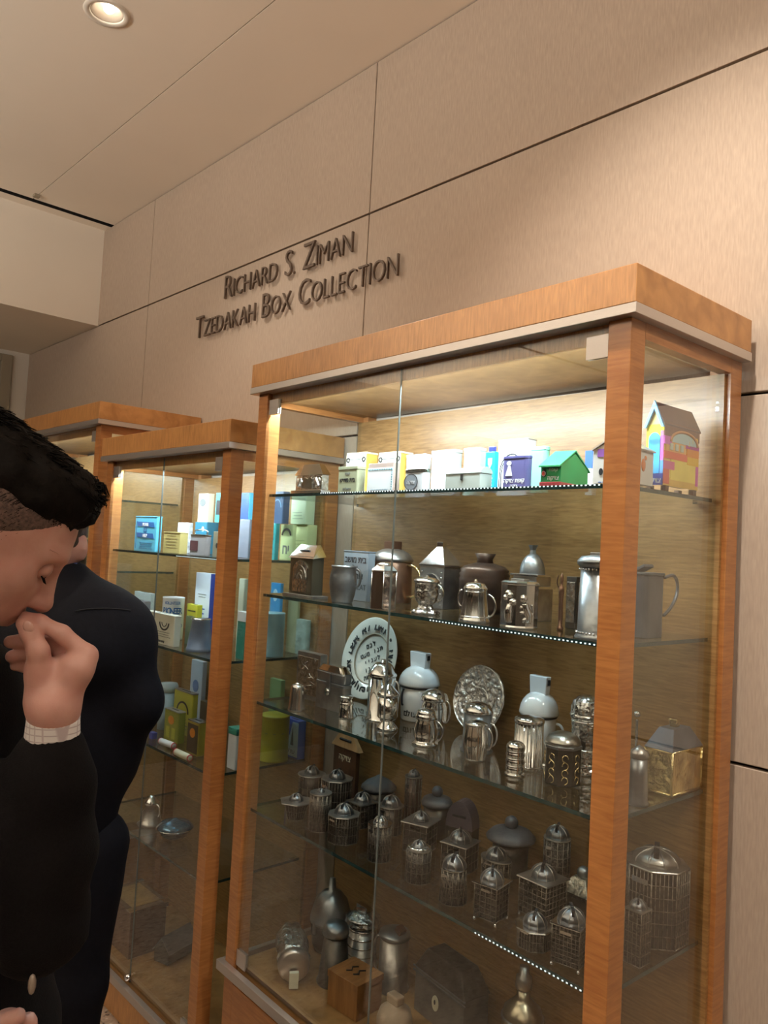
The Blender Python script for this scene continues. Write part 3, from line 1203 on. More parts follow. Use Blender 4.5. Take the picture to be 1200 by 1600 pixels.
# ================================================================== LARGE CASE, TOP SHELF
s = sbox(461, 503, 514, 724, 766, Z1, 1.30, BT)
t = begin(s, 'casket', 'small silver casket with a white hipped roof and two relief lions', 'box')
MB().span((-s.w * .62, -s.d * .75, 0), (s.w * .55, s.d * .6, s.h * .14)).build('plinth', SIL, t, 0.001)
MB().span((-s.w / 2, -s.d / 2, s.h * .14), (s.w / 2, s.d / 2, s.h * .64)).build('body', CHA, t, 0.001)
MB().prism([(-s.w * .55, -s.d * .57), (s.w * .55, -s.d * .57), (s.w * .55, s.d * .57), (-s.w * .55, s.d * .57)], s.h * .64, s.h, top=0.62).build('hipped_roof', POL, t)
MB().plate([(-.2 * s.w, 0), (.14 * s.w, 0), (.14 * s.w, s.h * .3), (.08 * s.w, s.h * .36), (-.03 * s.w, s.h * .3), (-.14 * s.w, s.h * .36), (-.2 * s.w, s.h * .3)][::-1], -s.d / 2 - .003, -s.d / 2, c=(0.02 * s.w, 0, s.h * .2)).build('tablets_relief', POL, t)
for sg in (-1, 1):
    l = MB()
    x = sg * s.w * .32
    y = -s.d / 2 - .001
    z = s.h * .38
    k = s.h * .1
    l.tube([(x + sg * k, y, z - k), (x + sg * k * .6, y, z), (x - sg * k * .2, y, z + k), (x - sg * k * .4, y, z + 1.6 * k)], [k * .5, k * .55, k * .5, k * .45], 6)
    l.tube([(x, y, z + k), (x - sg * k * 1.4, y, z + k * .6)], k * .2, 5)
    l.tube([(x + sg * k * .6, y, z), (x - sg * k * .6, y, z - k * 1.2)], k * .25, 5)
    l.tube([(x + sg * k * 1.1, y, z - k * .6), (x + sg * k * 1.7, y, z + k * .6), (x + sg * k * 1.3, y, z + k * 1.6)], k * .15, 5)
    l.build('lion_relief', POL, t)

OLV = paint(.36, .37, .24)
s = sbox(527, 558, 571, 728, 766, Z1, 1.295, BT)
t = tin(s, 'charity_tin', 'square olive grey tin with faded black Hebrew lines, beside the silver casket', OLV, lid=OLV)
put_text(t, heb('קופת'), 0, s.h * .68, s.w * .45, -s.d / 2, INK, hmax=s.h * .12)
put_text(t, heb('בית מדרש'), 0, s.h * .42, s.w * .78, -s.d / 2, BLK, hmax=s.h * .2, bold=.002)
put_text(t, heb('ירושלים'), 0, s.h * .1, s.w * .7, -s.d / 2, INK, hmax=s.h * .12)

YEL = paint(.70, .62, .30)
CRM = paint(.74, .70, .52)
for k, (x0, x1, x2, lab, txt, tm) in enumerate(((540, 571, 590, 'cream and yellow tin with a red Hebrew word, behind the olive grey tin', 'צדקה', paint(.65, .05, .04, 'red_print')),
                                                 (590, 625, 645, 'cream and gold bordered tin with black lettering, behind the white-labelled tin', 'צדקה', INK))):
    s = sbox(x0, x1, x2, 706 - k, 766, Z1, 1.43, BT)
    t = tin(s, 'charity_tin', lab, paint(.66, .44, .10), lid=CRM, lidh=.005)
    panel(t, -s.w / 2, s.w / 2, 0, s.h - .006, -s.d / 2 - .0002, CRM, 'printed_face')
    put_text(t, heb(txt), 0, s.h * .52, s.w * .62, -s.d / 2 - .001, tm, hmax=s.h * .26, bold=.002)
    fr = MB()
    for u0, u1, v0, v1 in ((-.4, .4, .84, .86), (-.4, .4, .08, .1), (-.41, -.39, .08, .86), (.39, .41, .08, .86)):
        fr.span((u0 * s.w, -s.d / 2 - .0016, v0 * s.h), (u1 * s.w, -s.d / 2 - .0009, v1 * s.h))
    fr.build('border', INK, t)
    for u in (-.4, .4):
        ring(t, u * s.w, .84 * s.h, s.w * .09, s.w * .09, -s.d / 2 - .001, BLK, w=.5)

PWH = paint(.80, .82, .84)
s = sbox(571, 616, 627, 722, 767, Z1, 1.30, BT)
t = tin(s, 'charity_tin', 'white-labelled tin with a thin blue-green border and pinkish top', paint(.50, .38, .33), lid=None, corner=.01)
panel(t, -s.w * .46, s.w * .46, s.h * .03, s.h * .84, -s.d / 2, PWH)
sc = MB()
for i in range(14):
    sc.ball((-s.w * .4 + s.w * .8 * i / 13, -s.d / 2 - .0012, s.h * .78), s.w * .022, 6, sc=(1, .3, 1))
for i in range(9):
    sc.ball((s.w * .42, -s.d / 2 - .0012, s.h * (.1 + .65 * i / 8)), s.w * .018, 6, sc=(1, .3, 1))
o = sc.build('border', paint(.10, .30, .36), t); o['kind'] = 'stuff'
squiggle_lines(t, 0, s.h * .06, s.h * .12, s.w * .8, 1, -s.d / 2 - .0009, paint(.2, .35, .5))

s = sbox(633, 664, 674, 709, 766, Z1, 1.44, BT)
tin(s, 'charity_tin', 'plain white tin standing behind the round tin with a dark oval', PWH, lid=PWH)

s = sbox(629, 663, 676, 732, 765, Z1, 1.30, BT)
t = tin(s, 'charity_tin', 'low grey-white tin with rounded corners and a dark oval medallion', paint(.60, .61, .64), lid=SIL, corner=.018)
disc(t, -s.w * .12, s.h * .42, s.w * .30, s.h * .34, -s.d / 2, paint(.22, .24, .27))
ring(t, -s.w * .12, s.h * .42, s.w * .32, s.h * .37, -s.d / 2 - .0002, BLK, w=.08)
put_text(t, heb('צדקה'), -s.w * .12, s.h * .34, s.w * .36, -s.d / 2 - .001, paint(.6, .6, .62), hmax=s.h * .2)

GRY = paint(.55, .60, .58)
s = sbox(672, 710, 722, 702, 764, Z1, 1.42, BT)
t = tin(s, 'charity_tin', 'tall pale grey-green tin with a faint crown, behind the grey casket', GRY, lid=GRY)
for i in range(5):
    ring(t, (i - 2) * s.w * .1, s.h * .68, s.w * .06, s.h * .07, -s.d / 2, paint(.45, .50, .48), w=.3, n=14)
squiggle_lines(t, 0, s.h * .3, s.h * .6, s.w * .6, 4, -s.d / 2, paint(.45, .50, .48))

MNT = paint(.50, .72, .66)
s = sbox(723, 748, 759, 699, 764, Z1, 1.43, BT)
t = tin(s, 'charity_tin', 'pale mint tin with a grey oval, left of the cyan carton', MNT, lid=PWH)
disc(t, 0, s.h * .55, s.w * .26, s.h * .16, -s.d / 2, paint(.42, .50, .50))

s = sbox(693, 750, 769, 728, 763, Z1, 1.30, BT)
t = begin(s, 'casket', 'long pale grey casket with a shallow curved lid at the shelf edge', 'box')
GCK = paint(.46, .50, .46)
MB().span((-s.w / 2, -s.d / 2, 0), (s.w / 2, s.d / 2, s.h * .72)).build('body', GCK, t, .002)
lp = [(-s.d / 2 * 1.05, 0)] + [(-s.d / 2 * math.cos(math.pi * i / 8), s.h * .28 * math.sin(math.pi * i / 8)) for i in range(9)] + [(s.d / 2 * 1.05, 0)]
mb = MB().plate(lp, -s.w / 2 * 1.03, s.w / 2 * 1.03, c=(0, 0, s.h * .72))
mb.v = [(y, x, z) for x, y, z in mb.v]
mb.f = [f[::-1] for f in mb.f]
mb.build('curved_lid', GCK, t)
MB().box((0, -s.d / 2 - .001, s.h * .55), (.008, .002, .012)).build('clasp', SIL, t)

CYN = paint(.02, .42, .62)
s = sbox(758, 773, 779, 697, 760, Z1, 1.37, BT)
t = begin(s, 'carton', 'bright cyan carton-shaped box with a navy cap and white shield', 'box')
MB().span((-s.w / 2, -s.d / 2, 0), (s.w / 2, s.d / 2, s.h * .88)).build('body', CYN, t, .001)
MB().prism(rrect(s.w * .7, s.d * .5, .003), s.h * .88, s.h).build('cap', paint(.03, .04, .22), t, .001)
MB().plate([(-.2 * s.w, .1 * s.h), (0, 0), (.2 * s.w, .1 * s.h), (.2 * s.w, .22 * s.h), (-.2 * s.w, .22 * s.h)], -s.d / 2 - .001, -s.d / 2, c=(0, 0, s.h * .52)).build('shield_print', PWH, t)
squiggle_lines(t, 0, s.h * .12, s.h * .42, s.w * .7, 4, -s.d / 2, PWH)

s = sbox(775, 823, 838, 684, 760, Z1, 1.45, BT)
t = tin(s, 'charity_tin', 'tallest white tin with a dark lid rim and a black double arch', PWH, lid=paint(.42, .40, .34), lidh=.003)
for k_ in (1.0, .86):
    ring(t, 0, s.h * .42, s.w * .40 * k_, s.h * .32 * k_, -s.d / 2, BLK, w=.07, a0=0, a1=180)
    for sg in (-1, 1):
        panel(t, sg * s.w * .40 * k_ - .0012, sg * s.w * .40 * k_ + .0012, s.h * .1, s.h * .42, -s.d / 2, BLK, 'border')

NVY = paint(.13, .12, .30)
s = sbox(782, 824, 834, 711, 758, Z1, 1.31, BT)
t = tin(s, 'charity_tin', 'violet-navy tin with rounded shoulders, a white figure and white lettering', NVY, lid=NVY, corner=.022, lidh=.006)
disc(t, -s.w * .2, s.h * .78, s.w * .09, s.h * .07, -s.d / 2, PWH)
MB().plate([(-.16 * s.w, 0), (.10 * s.w, 0), (.02 * s.w, .3 * s.h), (-.06 * s.w, .3 * s.h)][::-1], -s.d / 2 - .001, -s.d / 2, c=(-s.w * .17, 0, s.h * .40)).build('figure_print', PWH, t)
put_text(t, heb('קופת צדקה'), 0, s.h * .2, s.w * .8, -s.d / 2, PWH, hmax=s.h * .16, bold=.002)
put_text(t, heb('צדקה'), 0, s.h * .06, s.w * .3, -s.d / 2, PWH, hmax=s.h * .1)

s = sbox(826, 852, 861, 697, 757, Z1, 1.40, BT)
tin(s, 'charity_tin', 'mint green tin with rounded corners behind the violet-navy tin', paint(.22, .58, .42), lid=paint(.26, .62, .46), corner=.02)

GRN = paint(.03, .28, .10)
s = sbox(845, 877, 921, 701, 752, Z1, 1.30, BT, 0.12)
t = house(s, 'house_box', 'green tin house with a gabled roof, red plinth and white lettering', GRN, paint(.05, .34, .14), paint(.40, .06, .07), roof=.42, base=.14, ridge='X')
disc(t, -s.w * .34, s.h * .36, s.w * .13, s.w * .16, -s.d / 2, BLK)
disc(t, -s.w * .34, s.h * .36, s.w * .10, s.w * .12, -s.d / 2 - .001, PWH)
disc(t, -s.w * .34, s.h * .36, s.w * .07, s.w * .09, -s.d / 2 - .002, paint(.60, .08, .06))
put_text(t, heb('צדקה'), s.w * .12, s.h * .20, s.w * .55, -s.d / 2, PWH, hmax=s.h * .16, bold=.002)
put_text(t, heb('קופת'), s.w * .12, s.h * .42, s.w * .45, -s.d / 2, PWH, hmax=s.h * .11)

s = sbox(914, 926, 934, 704, 756, Z1, 1.47, BT)
t = tin(s, 'charity_tin', 'slim blue and white box between the green house and the post', PWH)
panel(t, -s.w / 2, s.w / 2, s.h * .6, s.h, -s.d / 2, paint(.05, .12, .5))

s = sbox(925, 990, 1022, 680, 752, Z1, 1.31, BT, 0.05)
t = house(s, 'house_box', 'white toy-like house painted with birds and figures, half behind the post', paint(.72, .70, .66), paint(.35, .30, .24), None, roof=.25, ridge='Y', eave=1.08)
panel(t, -s.w * .40, -s.w * .15, s.h * .60, s.h * .76, -s.d / 2, paint(.30, .12, .42), 'painted_patch')
for k, (u, v, c) in enumerate(((-.3, .3, BLK), (-.1, .45, paint(.7, .2, .3)), (.1, .2, BLK), (.3, .4, paint(.1, .4, .5)))):
    disc(t, u * s.w, v * s.h, s.w * .05, s.h * .07, -s.d / 2, c, 'painted_figure')
bird = MB().ball((s.w / 2, 0, s.h * .45), s.h * .09, 8, sc=(.2, 1, 1.5)).ball((s.w / 2, s.d * .1, s.h * .60), s.h * .05, 8, sc=(.3, 1, 1))
bird.build('painted_bird', paint(.75, .25, .08), t)
squiggle_lines(t, 0, s.h * .05, s.h * .12, s.w * .8, 1, -s.d / 2, paint(.1, .2, .5))

# the painted wooden house at the right end of the top shelf
s = sbox(1014, 1042, 1099, 638, 752, Z1, 1.385, BT, 0.0)
t = house(s, 'house_box', 'tall painted wooden house with a brown and blue roof and a yellow townscape', paint(.80, .60, .22), paint(.13, .075, .075), None, roof=.24, base=.03, ridge='Y', eave=1.14)
s_, H_, yf, xr = s, s.h, -s.d / 2, s.w / 2
front_paint = [(-.5, .5, .0, .14, (.03, .06, .30)), (-.5, .5, .14, .3, (.10, .30, .62)), (-.34, .3, .14, .56, (.05, .36, .68)), (-.5, -.36, .3, .7, (.80, .62, .05)), (.32, .5, .3, .66, (.62, .12, .45)), (-.5, .5, .60, .74, (.86, .74, .04))]
for u0, u1, v0, v1, c in front_paint:
    panel(t, u0 * s.w, u1 * s.w, v0 * H_, v1 * H_, yf, paint(*c), 'painted_patch', th=.0012 if (u0, v0) != (-.34, .14) else .002)
disc(t, -.02 * s.w, .56 * H_, .32 * s.w, .08 * H_, yf - .001, paint(.05, .36, .68), 'painted_arch')
put_text(t, heb('צדקה'), 0, .03 * H_, s.w * .8, yf - .0012, PWH, hmax=H_ * .08, bold=.002)
side_paint = [(-.5, .5, .0, .10, (.70, .46, .12)), (-.30, .42, .08, .34, (.80, .66, .16)), (-.5, -.34, .02, .2, (.62, .13, .10)), (-.5, -.2, .2, .30, (.66, .14, .34)), (.42, .5, .05, .3, (.55, .12, .40)),
              (-.5, .3, .33, .42, (.72, .15, .08)), (.16, .5, .30, .40, (.78, .50, .05)), (-.46, .1, .42, .54, (.82, .46, .18)), (.14, .5, .40, .50, (.78, .30, .05)), (.1, .5, .50, .56, (.45, .05, .30)),
              (-.5, -.3, .50, .60, (.60, .14, .52)), (-.5, .5, .60, .77, (.20, .10, .075))]
for k, (u0, u1, v0, v1, c) in enumerate(side_paint):
    MB().span((xr, u0 * s.d, v0 * H_), (xr + .0007 + .0001 * k, u1 * s.d, v1 * H_)).build('painted_patch', paint(*c), t)
arch = MB()
for rr, x_ in ((.36, .0022),):
    poly = [(rr * s.d * math.cos(math.pi * i / 16), rr * .36 * H_ * math.sin(math.pi * i / 16)) for i in range(17)]
    mb = MB().plate(poly[::-1], 0, x_, c=(0, 0, 0))
    mb.v = [(xr + y, x + .05 * s.d, z + .54 * H_) for x, y, z in mb.v]
    mb.build('painted_sky', paint(.45, .60, .62), t)
ap = [(.39 * s.d * math.cos(math.pi * i / 16) + .05 * s.d, .15 * H_ * math.sin(math.pi * i / 16) + .54 * H_) for i in range(17)]
MB().tube([(xr + .002, a, b) for a, b in ap], .003, 6).build('painted_arch', paint(.60, .30, .14), t)
t.location.x -= .006
for i in range(3):
    MB().span((xr, (-.36 + .15 * i) * s.d, .44 * H_), (xr + .0035, (-.28 + .15 * i) * s.d, .52 * H_)).build('painted_window', paint(.55, .62, .55), t)
for u, v, c in ((.3, .60, (.86, .62, .04)), (.42, .62, (.84, .55, .04)), (.2, .57, (.82, .5, .05))):
    MB().ball((xr, u * s.d, v * H_), .008, 10, sc=(.3, 1, 1.3)).build('painted_dome', paint(*c), t)
for sx_ in (-1, 1):
    for sy_ in (-1, 1):
        MB().span((sx_ * s.w * .42 - .005, sy_ * s.d * .40 - .006, -.012), (sx_ * s.w * .42 + .005, sy_ * s.d * .40 + .006, .0)).build('foot', WDK, t)
t.location.z += .012
MB().plate([(-.58 * s.w, s.h * .70), (0, s.h * 1.03), (.58 * s.w, s.h * .70), (.44 * s.w, s.h * .70), (0, s.h * .93), (-.44 * s.w, s.h * .70)][::-1], -s.d * .56, -s.d * .52).build('front_gable_trim', paint(.16, .38, .62), t)

# ================================================================== LARGE CASE, SECOND SHELF
s = sbox(452, 488, 506, 852, 926, Z2, 1.30, BT)
t = begin(s, 'alms_box', 'tall silver and black box with a sloped slotted roof and arched relief front', 'box')
MB().span((-s.w * .68, -s.d * .72, 0), (s.w * .68, s.d * .66, s.h * .05)).build('plinth', OLD, t, .001)
MB().span((-s.w / 2, -s.d / 2, s.h * .05), (s.w / 2, s.d / 2, s.h * .78)).build('body', mat('dark_olive_metal', (.14, .12, .08), .3, .7), t, .001)
mb = MB().add([(-.56 * s.w, -.58 * s.d, s.h * .74), (.56 * s.w, -.58 * s.d, s.h * .74), (.56 * s.w, .55 * s.d, s.h * .78), (-.56 * s.w, .55 * s.d, s.h * .78),
               (-.36 * s.w, .1 * s.d, s.h), (.36 * s.w, .1 * s.d, s.h), (.36 * s.w, .45 * s.d, s.h), (-.36 * s.w, .45 * s.d, s.h)],
              [(0, 1, 5, 4), (1, 2, 6, 5), (2, 3, 7, 6), (3, 0, 4, 7), (4, 5, 6, 7), (3, 2, 1, 0)])
mb.build('sloped_roof', SIL, t)
MB().box((0, -.24 * s.d, s.h * .885), (s.w * .42, .004, .003), rot=Matrix.Rotation(.6, 3, 'X')).build('coin_slot', BLK, t)
ap = [(-.32 * s.w, .10 * s.h), (.32 * s.w, .10 * s.h), (.32 * s.w, .50 * s.h)] + [(.32 * s.w * math.cos(math.pi * i / 10), .50 * s.h + .20 * s.h * math.sin(math.pi * i / 10)) for i in range(1, 10)] + [(-.32 * s.w, .50 * s.h)]
MB().plate(ap, -s.d / 2 - .003, -s.d / 2).build('arched_relief', CHA, t)
for k_ in (.27, .18, .09):
    ring(t, 0, .34 * s.h, k_ * s.w, k_ * 1.3 * s.w, -s.d / 2 - .003, SIL, 'arch_band', w=.25, a0=0, a1=180, th=.002)

s = sbox(534, 574, 586, 862, 935, Z2, 1.40, BT)
t = tin(s, 'charity_tin', 'blue-grey tin with black Hebrew lettering behind the barrel mug', paint(.36, .41, .46), lid=paint(.22, .25, .28), lidh=.004)
put_text(t, heb('בית מושב'), 0, s.h * .76, s.w * .86, -s.d / 2, BLK, hmax=s.h * .14, bold=.002)
put_text(t, heb('של'), 0, s.h * .62, s.w * .2, -s.d / 2, BLK, hmax=s.h * .1)
put_text(t, heb('אוהל'), s.w * .12, s.h * .44, s.w * .46, -s.d / 2, BLK, hmax=s.h * .13, bold=.002)
put_text(t, 'GALAT', s.w * .16, s.h * .22, s.w * .6, -s.d / 2, INK, hmax=s.h * .12)

s = sround(536, 45, 884, 942, Z2, 1.29, BT)
t = vessel(s, 'mug', 'squat barrel-shaped pewter mug in front of the blue-grey tin', [(.72, 0), (.74, .03), (.86, .2), (.98, .5), (.95, .72), (.84, .92), (.86, .94), (.90, .96), (.88, 1), (.80, 1.0), (.80, .93)], PEW, 'mug')
handle(t, s, PEW, .45, .92, .35, .09, ang=.5)

s = sround(612, 68, 846, 940, Z2, 1.45, BT)
t = vessel(s, 'canister', 'brown copper canister with a domed lid, square neck and big loop handle', [(.98, 0), (1, .02), (.95, .64), (.92, .66)], COP)
add_lathe(t, 'domed_lid', s, [(.93, .66), (1.0, .68), (1.0, .71), (.82, .80), (.5, .86), (.3, .875)], OLD)
MB().span((-s.r * .3, -s.r * .3, s.h * .86), (s.r * .3, s.r * .3, s.h)).build('neck', COP, t, .001)
handle(t, s, BRS, .1, .62, .8, .06, ang=.15)

s = sround(594, 45, 878, 953, Z2, 1.27, BT)
t = begin(s, 'canister', 'shiny six-sided silver canister in front of the copper one', 'canister')
MB().lathe([(s.r, 0), (s.r, s.h * .80)], 6, smooth=False, phase=.3).build('body', mat('mirror_pink_silver', (.80, .66, .60), .10, 1.0), t, .0008)
MB().lathe([(s.r * 1.05, s.h * .80), (s.r * 1.05, s.h * .82), (s.r * .62, s.h * .93)], 6, smooth=False, phase=.3).build('shoulder', POL, t, .0008)
MB().lathe([(s.r * .62, s.h * .90), (s.r * .55, s.h * .96), (s.r * .3, s.h * .99), (.001, s.h)], 24).build('domed_lid', POL, t)
for i in range(6):
    a = .3 + math.pi / 3 * i
    MB().tube([(s.r * math.cos(a), s.r * math.sin(a), 0.002), (s.r * math.cos(a), s.r * math.sin(a), s.h * .80)], .0014, 6).build('corner_rib', SIL, t)

s = sbox(655, 694, 722, 847, 932, Z2, 1.46, BT)
t = begin(s, 'alms_box', 'large square silver box with a pyramid roof and small square knob', 'box')
MB().span((-s.w / 2, -s.d / 2, 0), (s.w / 2, s.d / 2, s.h * .62)).build('body', OLD, t, .0015)
MB().span((-s.w * .53, -s.d * .53, s.h * .62), (s.w * .53, s.d * .53, s.h * .66)).build('eave', SIL, t, .001)
MB().prism([(-s.w * .51, -s.d * .51), (s.w * .51, -s.d * .51), (s.w * .51, s.d * .51), (-s.w * .51, s.d * .51)], s.h * .66, s.h * .92, top=.22).build('pyramid_roof', SIL, t)
MB().span((-s.w * .12, -s.d * .12, s.h * .92), (s.w * .12, s.d * .12, s.h)).build('knob', SIL, t, .001)
ring(t, 0, s.h * .34, s.w * .34, s.w * .34, -s.d / 2, SIL, 'arch_band', w=.18, a0=0, a1=180, th=.003)
for u in (-.4, .4):
    for q in range(7):
        MB().ball((u * s.w, -s.d / 2, s.h * (.06 + .08 * q)), .0025, 6).build('stud', SIL, t)

s = sround(757, 82, 865, 930, Z2, 1.47, BT)
t = vessel(s, 'pot', 'dark brown lidded pot with stepped shoulders and a flared neck', [(.86, 0), (.96, .1), (.98, .5), (1.0, .56), (.96, .6), (1.0, .64), (.93, .68), (.97, .72), (.80, .78), (.34, .84)], DKB, 'pot', n=36)
add_lathe(t, 'neck', s, [(.34, .80), (.30, .9), (.42, 1.0), (.36, 1.0), (.26, .9)], DKB)

s = sround(666, 40, 900, 962, Z2, 1.30, BT)
t = vessel(s, 'footed_cup', 'small chased silver cup with a lid, curled handle and pierced foot', [(.5, .22), (.55, .25), (.85, .36), (.95, .5), (.92, .75), (.95, .82)], CHA, 'cup')
add_lathe(t, 'lid', s, [(1.0, .82), (1.05, .85), (1.0, .89), (.7, .95), (.2, .97), (.12, 1.0), (.001, 1.02)], SIL)
add_lathe(t, 'foot', s, [(1.02, .0), (1.05, .05), (.9, .10), (.6, .15), (.5, .22)], CHA, rib=.08, ribs=8)
handle(t, s, SIL, .35, .78, .6, .08, ang=.25, scroll=True)

s = sround(742, 47, 905, 981, Z2, 1.285, BT)
t = vessel(s, 'tankard', 'panelled silver tankard with a small knob and open scroll handle', [(1.02, 0), (1.05, .03), (1.0, .06), (.96, .1), (.84, .45), (.74, .72), (.78, .74)], SIL, 'tankard', n=48, rib=.02, ribs=12)
add_lathe(t, 'lid', s, [(.80, .74), (.82, .78), (.76, .82), (.6, .9), (.2, .93)], POL)
add_lathe(t, 'knob', s, [(.12, .93), (.16, .95), (.08, .97), (.1, .99), (.001, 1.0)], POL)
bandset(t, s, (.12, .70), SIL, lambda z: .95 if z < .5 else .74)
handle(t, s, SIL, .12, .66, .65, .07, ang=.2, scroll=True)
handle(t, s, SIL, .34, .72, .3, .06, ang=3.5, name='spout_scroll')

s = sbox(797, 840, 866, 852, 938, Z2, 1.47, BT)
t = begin(s, 'tower_box', 'silver tower box with two square tiers, ribbed dome and open neck', 'box')
MB().span((-s.w / 2, -s.d / 2, 0), (s.w / 2, s.d / 2, s.h * .42)).build('body', OLD, t, .001)
MB().span((-s.w * .56, -s.d * .56, s.h * .42), (s.w * .56, s.d * .56, s.h * .46)).build('cornice', SIL, t, .001)
MB().span((-s.w * .44, -s.d * .44, s.h * .46), (s.w * .44, s.d * .44, s.h * .58)).build('upper_tier', OLD, t, .001)
MB().span((-s.w * .52, -s.d * .52, s.h * .58), (s.w * .52, s.d * .52, s.h * .61)).build('cornice', SIL, t, .001)
R_ = s.w * .36
MB().lathe([(R_, s.h * .61)] + [(R_ * math.cos(math.pi / 2 * i / 6), s.h * .63 + s.h * .26 * math.sin(math.pi / 2 * i / 6)) for i in range(6)], 24, rib=.05, ribs=12).build('dome', PEW, t)
MB().lathe([(R_ * .3, s.h * .86), (R_ * .25, s.h * .93), (R_ * .42, s.h), (R_ * .34, s.h), (R_ * .2, s.h * .93)], 6, smooth=False).build('neck', PEW, t)
for u in (-.34, -.12, .12, .34):
    for zz in (.06, .24):
        MB().span((u * s.w - .004, -s.d / 2 - .0015, zz * s.h), (u * s.w + .004, -s.d / 2, (zz + .12) * s.h)).build('window_relief', SIL, t)

s = sround(811, 60, 905, 987, Z2, 1.28, BT)
t = begin(s, 'canister', 'broad silver canister embossed with a flower vase and climbing lion', 'canister')
MB().lathe([(s.r, 0), (s.r * 1.03, s.h * .03), (s.r, s.h * .06), (s.r, s.h * .88), (s.r * 1.03, s.h * .90), (s.r * 1.02, s.h * .93), (s.r * .9, s.h * .96)], 12, smooth=False).build('body', SIL, t, .001)
MB().box((0, 0, s.h * .98), (s.r * .9, s.r * .45, s.h * .05)).build('lid_slot_frame', OLD, t, .001)
A_ = math.atan2(CAM_POS[1] - s.loc.y, CAM_POS[0] - s.loc.x) - s.rz


def on_cyl(u, v, k=1.0):
    a = A_ + u
    return (s.r * k * math.cos(a), s.r * k * math.sin(a), v * s.h)


rl = MB()
rl.tube([on_cyl(-.55, .12), on_cyl(-.55, .35), on_cyl(-.5, .5)], [.006, .009, .005], 8)
for k in range(5):
    rl.ball(on_cyl(-.75 + .12 * k, .62 + .1 * math.sin(k * 1.3), 1.02), .006, 8)
rl.build('vase_relief', POL, t)
ln = MB()
ln.tube([on_cyl(.55, .12, 1.02), on_cyl(.5, .3, 1.03), on_cyl(.35, .42, 1.03), on_cyl(.3, .52, 1.03)], [.005, .008, .008, .007], 8)
ln.ball(on_cyl(.22, .62, 1.04), .008, 8)
ln.tube([on_cyl(.35, .42, 1.02), on_cyl(.05, .45, 1.03)], .003, 6)
ln.tube([on_cyl(.35, .36, 1.02), on_cyl(.08, .32, 1.03)], .003, 6)
ln.tube([on_cyl(.5, .25, 1.02), on_cyl(.2, .16, 1.03)], .0035, 6)
ln.tube([on_cyl(.6, .2, 1.02), on_cyl(.8, .35, 1.03), on_cyl(.7, .5, 1.03)], .002, 6)
ln.build('lion_relief', POL, t)

s = sround(877, 11, 895, 968, Z2, 1.36, BT)
t = vessel(s, 'figurine', 'tiny bronze standing figure beside the dark panelled box', [(.9, 0), (1, .04), (.6, .08), (.7, .3), (.55, .5), (.8, .68), (.75, .74), (.28, .78), (.5, .86), (.45, .94), (.01, 1.0)], COP, 'figurine')
MB().tube([(-s.r * .7, 0, s.h * .7), (-s.r * 1.3, -s.r * .5, s.h * .82), (-s.r * .9, -s.r * .5, s.h * .95)], s.r * .16, 6).build('raised_arm', COP, t)

s = sbox(884, 900, 925, 902, 972, Z2, 1.42, BT)
t = begin(s, 'alms_box', 'dark box with a speckled silver front panel, left of the tall pewter tankard', 'box')
MB().span((-s.w / 2, -s.d / 2, 0), (s.w / 2, s.d / 2, s.h)).build('body', DKM, t, .001)
MB().span((-s.w * .4, -s.d / 2 - .002, s.h * .12), (s.w * .4, -s.d / 2, s.h * .9)).build('front_panel', CHA, t, .0008)
MB().span((s.w / 2, -s.d * .4, s.h * .12), (s.w / 2 + .002, s.d * .4, s.h * .9)).build('side_panel', CHA, t, .0008)

s = sround(938, 72, 864, 1000, Z2, 1.275, BT)
t = vessel(s, 'tankard', 'tall pewter tankard with a beaded rim, mostly behind the right-hand post', [(1.08, 0), (1.1, .02), (1.02, .05), (.98, .08), (.92, .82)], PEW, 'tankard')
add_lathe(t, 'domed_lid', s, [(.95, .82), (1.08, .86), (1.08, .90), (.9, .95), (.5, .965)], PEW)
MB().span((-s.r * .45, -s.r * .3, s.h * .96), (s.r * .45, s.r * .3, s.h * 1.0)).build('coin_neck', OLD, t, .001)
bd = MB()
for zz, kk in ((.80, .97), (.07, 1.02)):
    for i in range(36):
        a = 2 * math.pi * i / 36
        bd.ball((s.r * kk * math.cos(a), s.r * kk * math.sin(a), s.h * zz), .0022, 5)
o = bd.build('bead_rim', SIL, t); o['kind'] = 'stuff'
handle(t, s, SIL, .2, .75, .25, .06, ang=-.8)

s = sbox(985, 1010, 1040, 895, 998, Z2, 1.42, BT)
t = begin(s, 'pail', 'tall plain dark grey metal pail with a long curved side handle', 'pail')
MB().prism(rrect(s.w, s.d, .012), 0, s.h * .96).build('body', GMT, t, .001)
MB().prism(rrect(s.w + .004, s.d + .004, .012), s.h * .96, s.h).build('rim', GMT, t, .001)
MB().box((-s.w * .3, -s.d * .1, s.h * 1.05), (s.w * .9, s.d * .5, .006), rot=Matrix.Rotation(-.5, 3, 'Y')).build('raised_flap', GMT, t, .001)
pts_ = [(s.w * .45, s.d * .48, s.h * .93), (s.w * .45, s.d / 2 + .030, s.h * .97), (s.w * .40, s.d / 2 + .050, s.h * .86), (s.w * .40, s.d / 2 + .050, s.h * .66), (s.w * .45, s.d / 2 + .025, s.h * .46), (s.w * .45, s.d * .48, s.h * .34)]
MB().tube(pts_, .0032, 8).build('handle', GMT, t)

